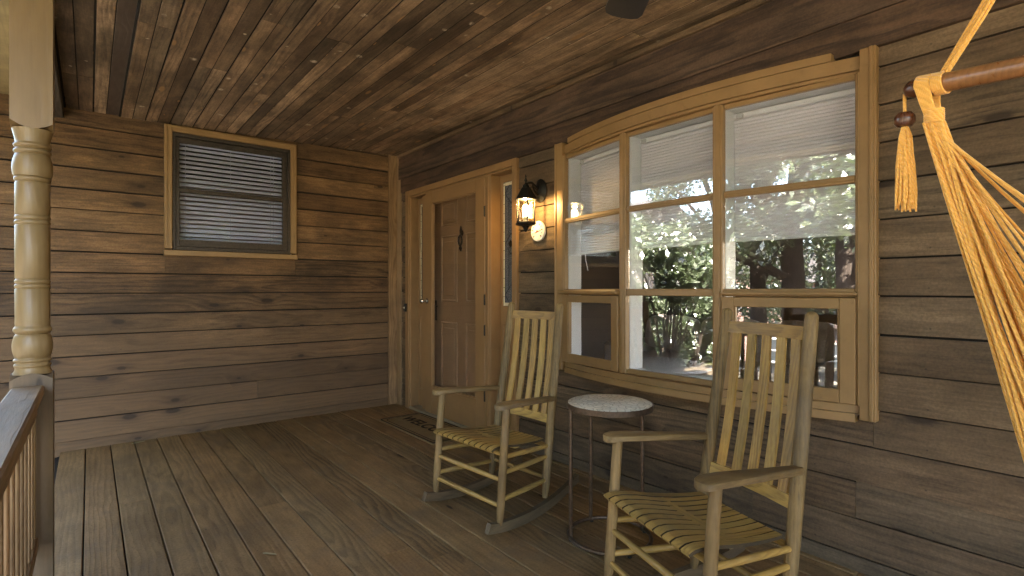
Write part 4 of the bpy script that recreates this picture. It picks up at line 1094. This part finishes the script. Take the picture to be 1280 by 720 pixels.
# ------------------------------------------------------------------ litter on the boards
def leaf(p, L, w, rz, label, cat='leaf'):
    mb = MB(); m = Matrix.Translation(p) @ Matrix.Rotation(rz, 4, 'Z'); n = 8; vs = []; fs = []
    for i in range(n+1):
        q = i/n; ww = w*math.sin(math.pi*(q*.92 + .04))**.8*(1 + .25*math.sin(9*q)); zz = .0012*math.sin(math.pi*q) + .0015
        vs += [(L*(q-.5), -ww, zz + .001), (L*(q-.5), 0, zz), (L*(q-.5), ww*.7, zz + .0015)]
        if i: k = 3*i; fs += [(k-3, k-2, k+1, k), (k-2, k-1, k+2, k+1)]
    nv = len(vs); vs += [(a, b, c - .001) for a, b, c in vs]; fs += [tuple(q + nv for q in f[::-1]) for f in fs]
    mb.raw(vs, fs, True, 0, m); return tag(mb.build('dry_leaf', M['leafdry']), label, cat, kind='thing')
leaf((.64, 2.575, .001), .07, .008, R(-48), 'thin pale dry leaf lying on the open boards of the porch floor')
leaf((.30, 5.10, .001), .10, .018, R(20), 'brown curled dry leaf on the floor against the end wall')

# ------------------------------------------------------------------ yard seen only in the window reflections
mb = MB(); vs = []; fs = []; xs = np.concatenate([np.linspace(-90, -8, 22), np.linspace(-7, 12, 10), np.linspace(20, 90, 6)]); ys = np.linspace(-90, 90, 41)
def gz(x, y):
    b = -.55 if x > -8 else -.55 - min(1, (-8 - x)/30.)*4.2
    return b + .06*math.sin(x*.9 + y*.6)*(1 if x < -2 else 0)
for x in xs:
    for y in ys: vs.append((x, y, gz(x, y)))
nx, ny = len(xs), len(ys)
for i in range(nx-1):
    for j in range(ny-1): k = i*ny+j; fs.append((k, k+ny, k+ny+1, k+1))
mb.raw(vs, fs, True, 0); struct('ground', mb, M['ground'])
mb = MB()
for i in range(7):
    for j in range(10): mb.box((-7.6 + i*1.05, -6.3 + j*1.05, -.62), (-7.6 + i*1.05 + 1.04, -6.3 + j*1.05 + 1.04, -.40), 0, .006)
struct('paved_path', mb, M['paving'])
random.seed(23)
def leafcloud(clumps, n, size, squash=.8):
    mb = MB(); C_ = np.array([c[:3] for c in clumps]); rad = np.array([c[3] for c in clumps])
    idx = rng.integers(0, len(C_), n); d = rng.normal(size=(n, 3)); d /= np.linalg.norm(d, axis=1)[:, None]
    p = C_[idx] + d*(rad[idx]*rng.random(n)**.45)[:, None]*np.array([1, 1, squash])
    a = rng.normal(size=(n, 3)); a /= np.linalg.norm(a, axis=1)[:, None]; b = np.cross(a, rng.normal(size=(n, 3))); b /= np.linalg.norm(b, axis=1)[:, None]
    s = size*(.6 + .8*rng.random(n))[:, None]
    V = np.stack([p - a*s, p + b*s*.45, p + a*s, p - b*s*.45], 1).reshape(-1, 3)
    mb.v = [Vector(q) for q in V]; mb.f = [list(range(4*i, 4*i+4)) for i in range(n)]; mb.sm = [False]*n
    rr = rng.random(n); mb.r = [(rr[i//4], 0, 0, 1) for i in range(4*n)]; mb.w = [(0,0,0)]*(4*n)
    return mb
def tree(x, y, h, r, cr, label, n=9000, mat='leaf1', low=.35, lean=0, size=.11, group='trees in the yard'):
    n = int(n*2.3); size *= .68
    z0 = gz(x, y) - .1
    t = thing('tree', label, 'tree', (x, y, z0), 0, group)
    mb = MB(); top = Vector((x + lean, y, z0 + h*.72)); base = Vector((x, y, z0))
    mb.tube([base, base.lerp(top, .06), base.lerp(top, .4) + Vector((.05, .08, 0)), base.lerp(top, .75) - Vector((.05, .06, 0)), top], [r*1.5, r*1.05, r*.85, r*.55, r*.2], 12, 2)
    cl = []
    for k in range(26):
        a = random.uniform(0, 6.28); q = random.uniform(0, 1); rr = cr*math.sqrt(random.random())*(1 - .45*abs(q - .4))
        c_ = (x + lean*q + rr*math.cos(a), y + rr*math.sin(a), z0 + h*(low + (1-low)*q*.95)); cl.append((*c_, cr*random.uniform(.22, .42)))
        if k % 3 == 0:
            st = base.lerp(top, max(.3, min(.92, (low - .05 + .5*q)))); e = Vector(c_); mb.tube([st, st.lerp(e, .5) + Vector((0,0,.12)), e], [r*.35, r*.22, r*.08], 7, 2)
    mb.build('trunk', M['bark'], t); leafcloud(cl, n, size).build('crown', M[mat], t)
tree(-7.2, 2.75, 8.5, .17, 3.0, 'leafy tree with slim dark trunk reflected in the bow window beside the mullion', 10000, 'leaf2', low=.27)
tree(-6.0, 1.95, 9.0, .22, 3.2, 'leafy tree with stout dark trunk reflected in the middle of the right window column', 10000, 'leaf1', low=.26)
tree(-4.6, 1.02, 8.5, .20, 2.8, 'dark trunked tree reflected at the right edge of the bow window', 8500, 'leaf1', low=.28)
tree(-11., 9.2, 9.5, .24, 3.5, 'tall leafy tree beyond the pale house in the yard', 12000, 'leaf1', low=.3)
tree(-9.5, -3.0, 9.0, .22, 3.4, 'broad leafy tree in the yard behind the viewer', 11000, 'leaf2', low=.25)
tree(-13., -9.0, 10., .25, 4.0, 'broad tree at the far corner of the yard', 9000, 'leaf1', low=.25)
tree(-5.2, 4.15, 7.5, .14, 1.6, 'slender trunked tree reflected by the mullion of the middle window column', 5000, 'leaf1', low=.55)
tree(-14., 2.0, 9.0, .22, 3.4, 'leafy tree between the near trees and the brick terrace', 9000, 'leaf1', low=.22)
tree(-16., 5.6, 9.5, .24, 3.6, 'tall leafy tree in front of the brick terrace, beside its neighbour', 9000, 'leaf2', low=.22)
tree(-13., -1.2, 8.5, .2, 3.2, 'leafy tree on the lawn in front of the wide brick house', 9000, 'leaf2', low=.22)
def shrub(x, y, h, w, label, n=4500, low=.6):
    z0 = gz(x, y) - .02; t = thing('shrub', label, 'shrub', (x, y, z0), 0, 'shrubs in the yard')
    mb = MB(); cl = []
    for k in range(16):
        a = random.uniform(0, 6.28); rr = w*math.sqrt(random.random()); q = random.uniform(low, 1)
        e = Vector((x + rr*math.cos(a), y + rr*math.sin(a), z0 + h*q)); cl.append((*e, w*.36))
        b_ = Vector((x + random.uniform(-.08, .08), y + random.uniform(-.08, .08), z0))
        mb.tube([b_, b_.lerp(e, .5) + Vector((random.uniform(-.15, .15), random.uniform(-.15, .15), .1)), e], [.028, .018, .006], 6, 2)
    mb.build('stems', M['bark'], t); leafcloud(cl, int(n*1.5), .062, .9).build('foliage', M['leaf2'], t)
shrub(-2.6, 5.35, 2.9, .95, 'loose leafy shrub with bare lower stems reflected in the middle pane', 5200)
shrub(-5.5, .2, 1.1, .8, 'low rounded shrub beyond the railing'); shrub(-8.8, 6.2, 1.3, .9, 'rounded shrub near the pale house')
shrub(.4, -5.2, 3.6, 1.2, 'tall shrub added beyond the far end of the porch to block a bright reflection', 5500); shrub(2.0, -5.4, 3.6, 1.2, 'tall shrub added beside the house beyond the porch end to block a bright reflection', 5500)  # both added behind the viewer to block the bright yard in the sash window
def house(x0, y0, wx, wy, h, rh, label, mat, nwin=3, name='brick_house', storeys=2):
    z0 = gz(x0 + wx/2, y0 + wy/2) - .2
    t = thing(name, label, 'house', (x0 + wx/2, y0 + wy/2, z0), 0, 'houses across the yard')
    mb = MB(); mb.box((x0, y0, z0), (x0 + wx, y0 + wy, z0 + h), 1); mb.build('wall', mat, t)
    mb = MB(); e = .35
    vs = [(x0 - e, y0 - e, z0 + h + .002), (x0 + wx + e, y0 - e, z0 + h + .002), (x0 + wx + e, y0 + wy + e, z0 + h + .002), (x0 - e, y0 + wy + e, z0 + h + .002), (x0 + wx/2, y0 - e, z0 + h + rh), (x0 + wx/2, y0 + wy + e, z0 + h + rh)]
    mb.raw(vs, [(3,2,1,0), (0,1,4), (2,3,5), (1,2,5,4), (3,0,4,5)], False, 1); mb.build('roof', M['roofing'], t)
    for s_ in range(storeys):
        for k in range(nwin):
            yc = y0 + wy*(k + .5)/nwin; zc_ = z0 + h*(s_ + .55)/storeys; ww, hh = .55, .75
            mb = MB(); xf = x0 + wx
            mb.box((xf, yc - ww - .1, zc_ - hh - .1), (xf + .06, yc + ww + .1, zc_ - hh), 1); mb.box((xf, yc - ww - .1, zc_ + hh), (xf + .06, yc + ww + .1, zc_ + hh + .1), 1)
            mb.box((xf, yc - ww - .1, zc_ - hh), (xf + .06, yc - ww, zc_ + hh), 2); mb.box((xf, yc + ww, zc_ - hh), (xf + .06, yc + ww + .1, zc_ + hh), 2); mb.box((xf, yc - ww, zc_ - .04), (xf + .05, yc + ww, zc_ + .04), 1)
            wn = mb.build('window', M['white'], t)
            mb = MB(); mb.box((xf + .002, yc - ww, zc_ - hh), (xf + .02, yc + ww, zc_ + hh)); mb.build('pane', M['darkglass'], wn)
for k in range(7):
    shrub(-7.6 + k*.95, 7.1 + .25*math.sin(k*2.1), 1.75 + .2*math.sin(k*1.7), .62, 'dense dark hedge shrub in the clipped row before the pale house', 3600, .08)
house(-44, -4.5, 9, 8.5, 6.6, 2.2, 'brick terrace house across the yard, nearest the railing end', M['brick'], 4)
house(-44, 5.0, 9, 8.0, 7.2, 2.2, 'taller brick terrace house across the yard beside its neighbour', M['brick'], 3)
house(-44, -16, 9, 10.5, 6.4, 2.0, 'wide brick terrace house at the far end of the row', M['brick'], 5)
house(-17, 13.0, 8, 9.0, 4.6, 1.8, 'pale pink rendered house beyond the leafy shrub', M['palewall'], 2, 'pale_house', 1)

# ------------------------------------------------------------------ light
w = bpy.data.worlds.new('World'); S.world = w; w.use_nodes = True
nt = w.node_tree; bg = nt.nodes['Background']; sky = nt.nodes.new('ShaderNodeTexSky'); sky.sky_type = 'NISHITA'; sky.sun_disc = False
SUN = Vector((.55, -.40, .73)).normalized()
el = math.asin(SUN.z); az = math.atan2(SUN.x, SUN.y)
sky.sun_elevation = el; sky.sun_rotation = az; sky.air_density = 1.; sky.dust_density = 3.; sky.ozone_density = .7
nt.links.new(sky.outputs[0], bg.inputs[0]); bg.inputs[1].default_value = .15
sl = bpy.data.lights.new('sun', 'SUN'); sl.energy = 5.; sl.angle = R(.5); sl.color = (1., .94, .84)
so = bpy.data.objects.new('sun', sl); COL.objects.link(so); so.rotation_euler = (-SUN).to_track_quat('-Z', 'Y').to_euler(); so.location = (0, 0, 20)
pl = bpy.data.lights.new('lantern_light', 'POINT'); pl.energy = .85; pl.color = (1., .70, .33); pl.shadow_soft_size = .012
po = bpy.data.objects.new('lantern_light', pl); COL.objects.link(po); po.location = (LX, LY, 1.812)

# ------------------------------------------------------------------ camera and render settings
cam = bpy.data.cameras.new('camera'); co_ = bpy.data.objects.new('camera', cam); COL.objects.link(co_)
cam.sensor_width = 36; cam.lens = 36*665/1280; cam.shift_y = 2.5/1280; cam.clip_start = .02; cam.clip_end = 500
co_.location = (0, 0, 1.2); co_.rotation_euler = (R(90), 0, -thv)
S.camera = co_
S.view_settings.view_transform = 'Standard'; S.view_settings.look = 'None'; S.view_settings.exposure = 4.42; S.view_settings.gamma = 1.
cy = S.cycles
cy.max_bounces = 10; cy.diffuse_bounces = 6; cy.glossy_bounces = 5; cy.transmission_bounces = 8; cy.transparent_max_bounces = 16
cy.sample_clamp_indirect = 6.; cy.caustics_reflective = False; cy.caustics_refractive = False
cy.use_denoising = True; cy.denoising_prefilter = 'NONE'
try: cy.denoiser = 'OPENIMAGEDENOISE'
except Exception: pass
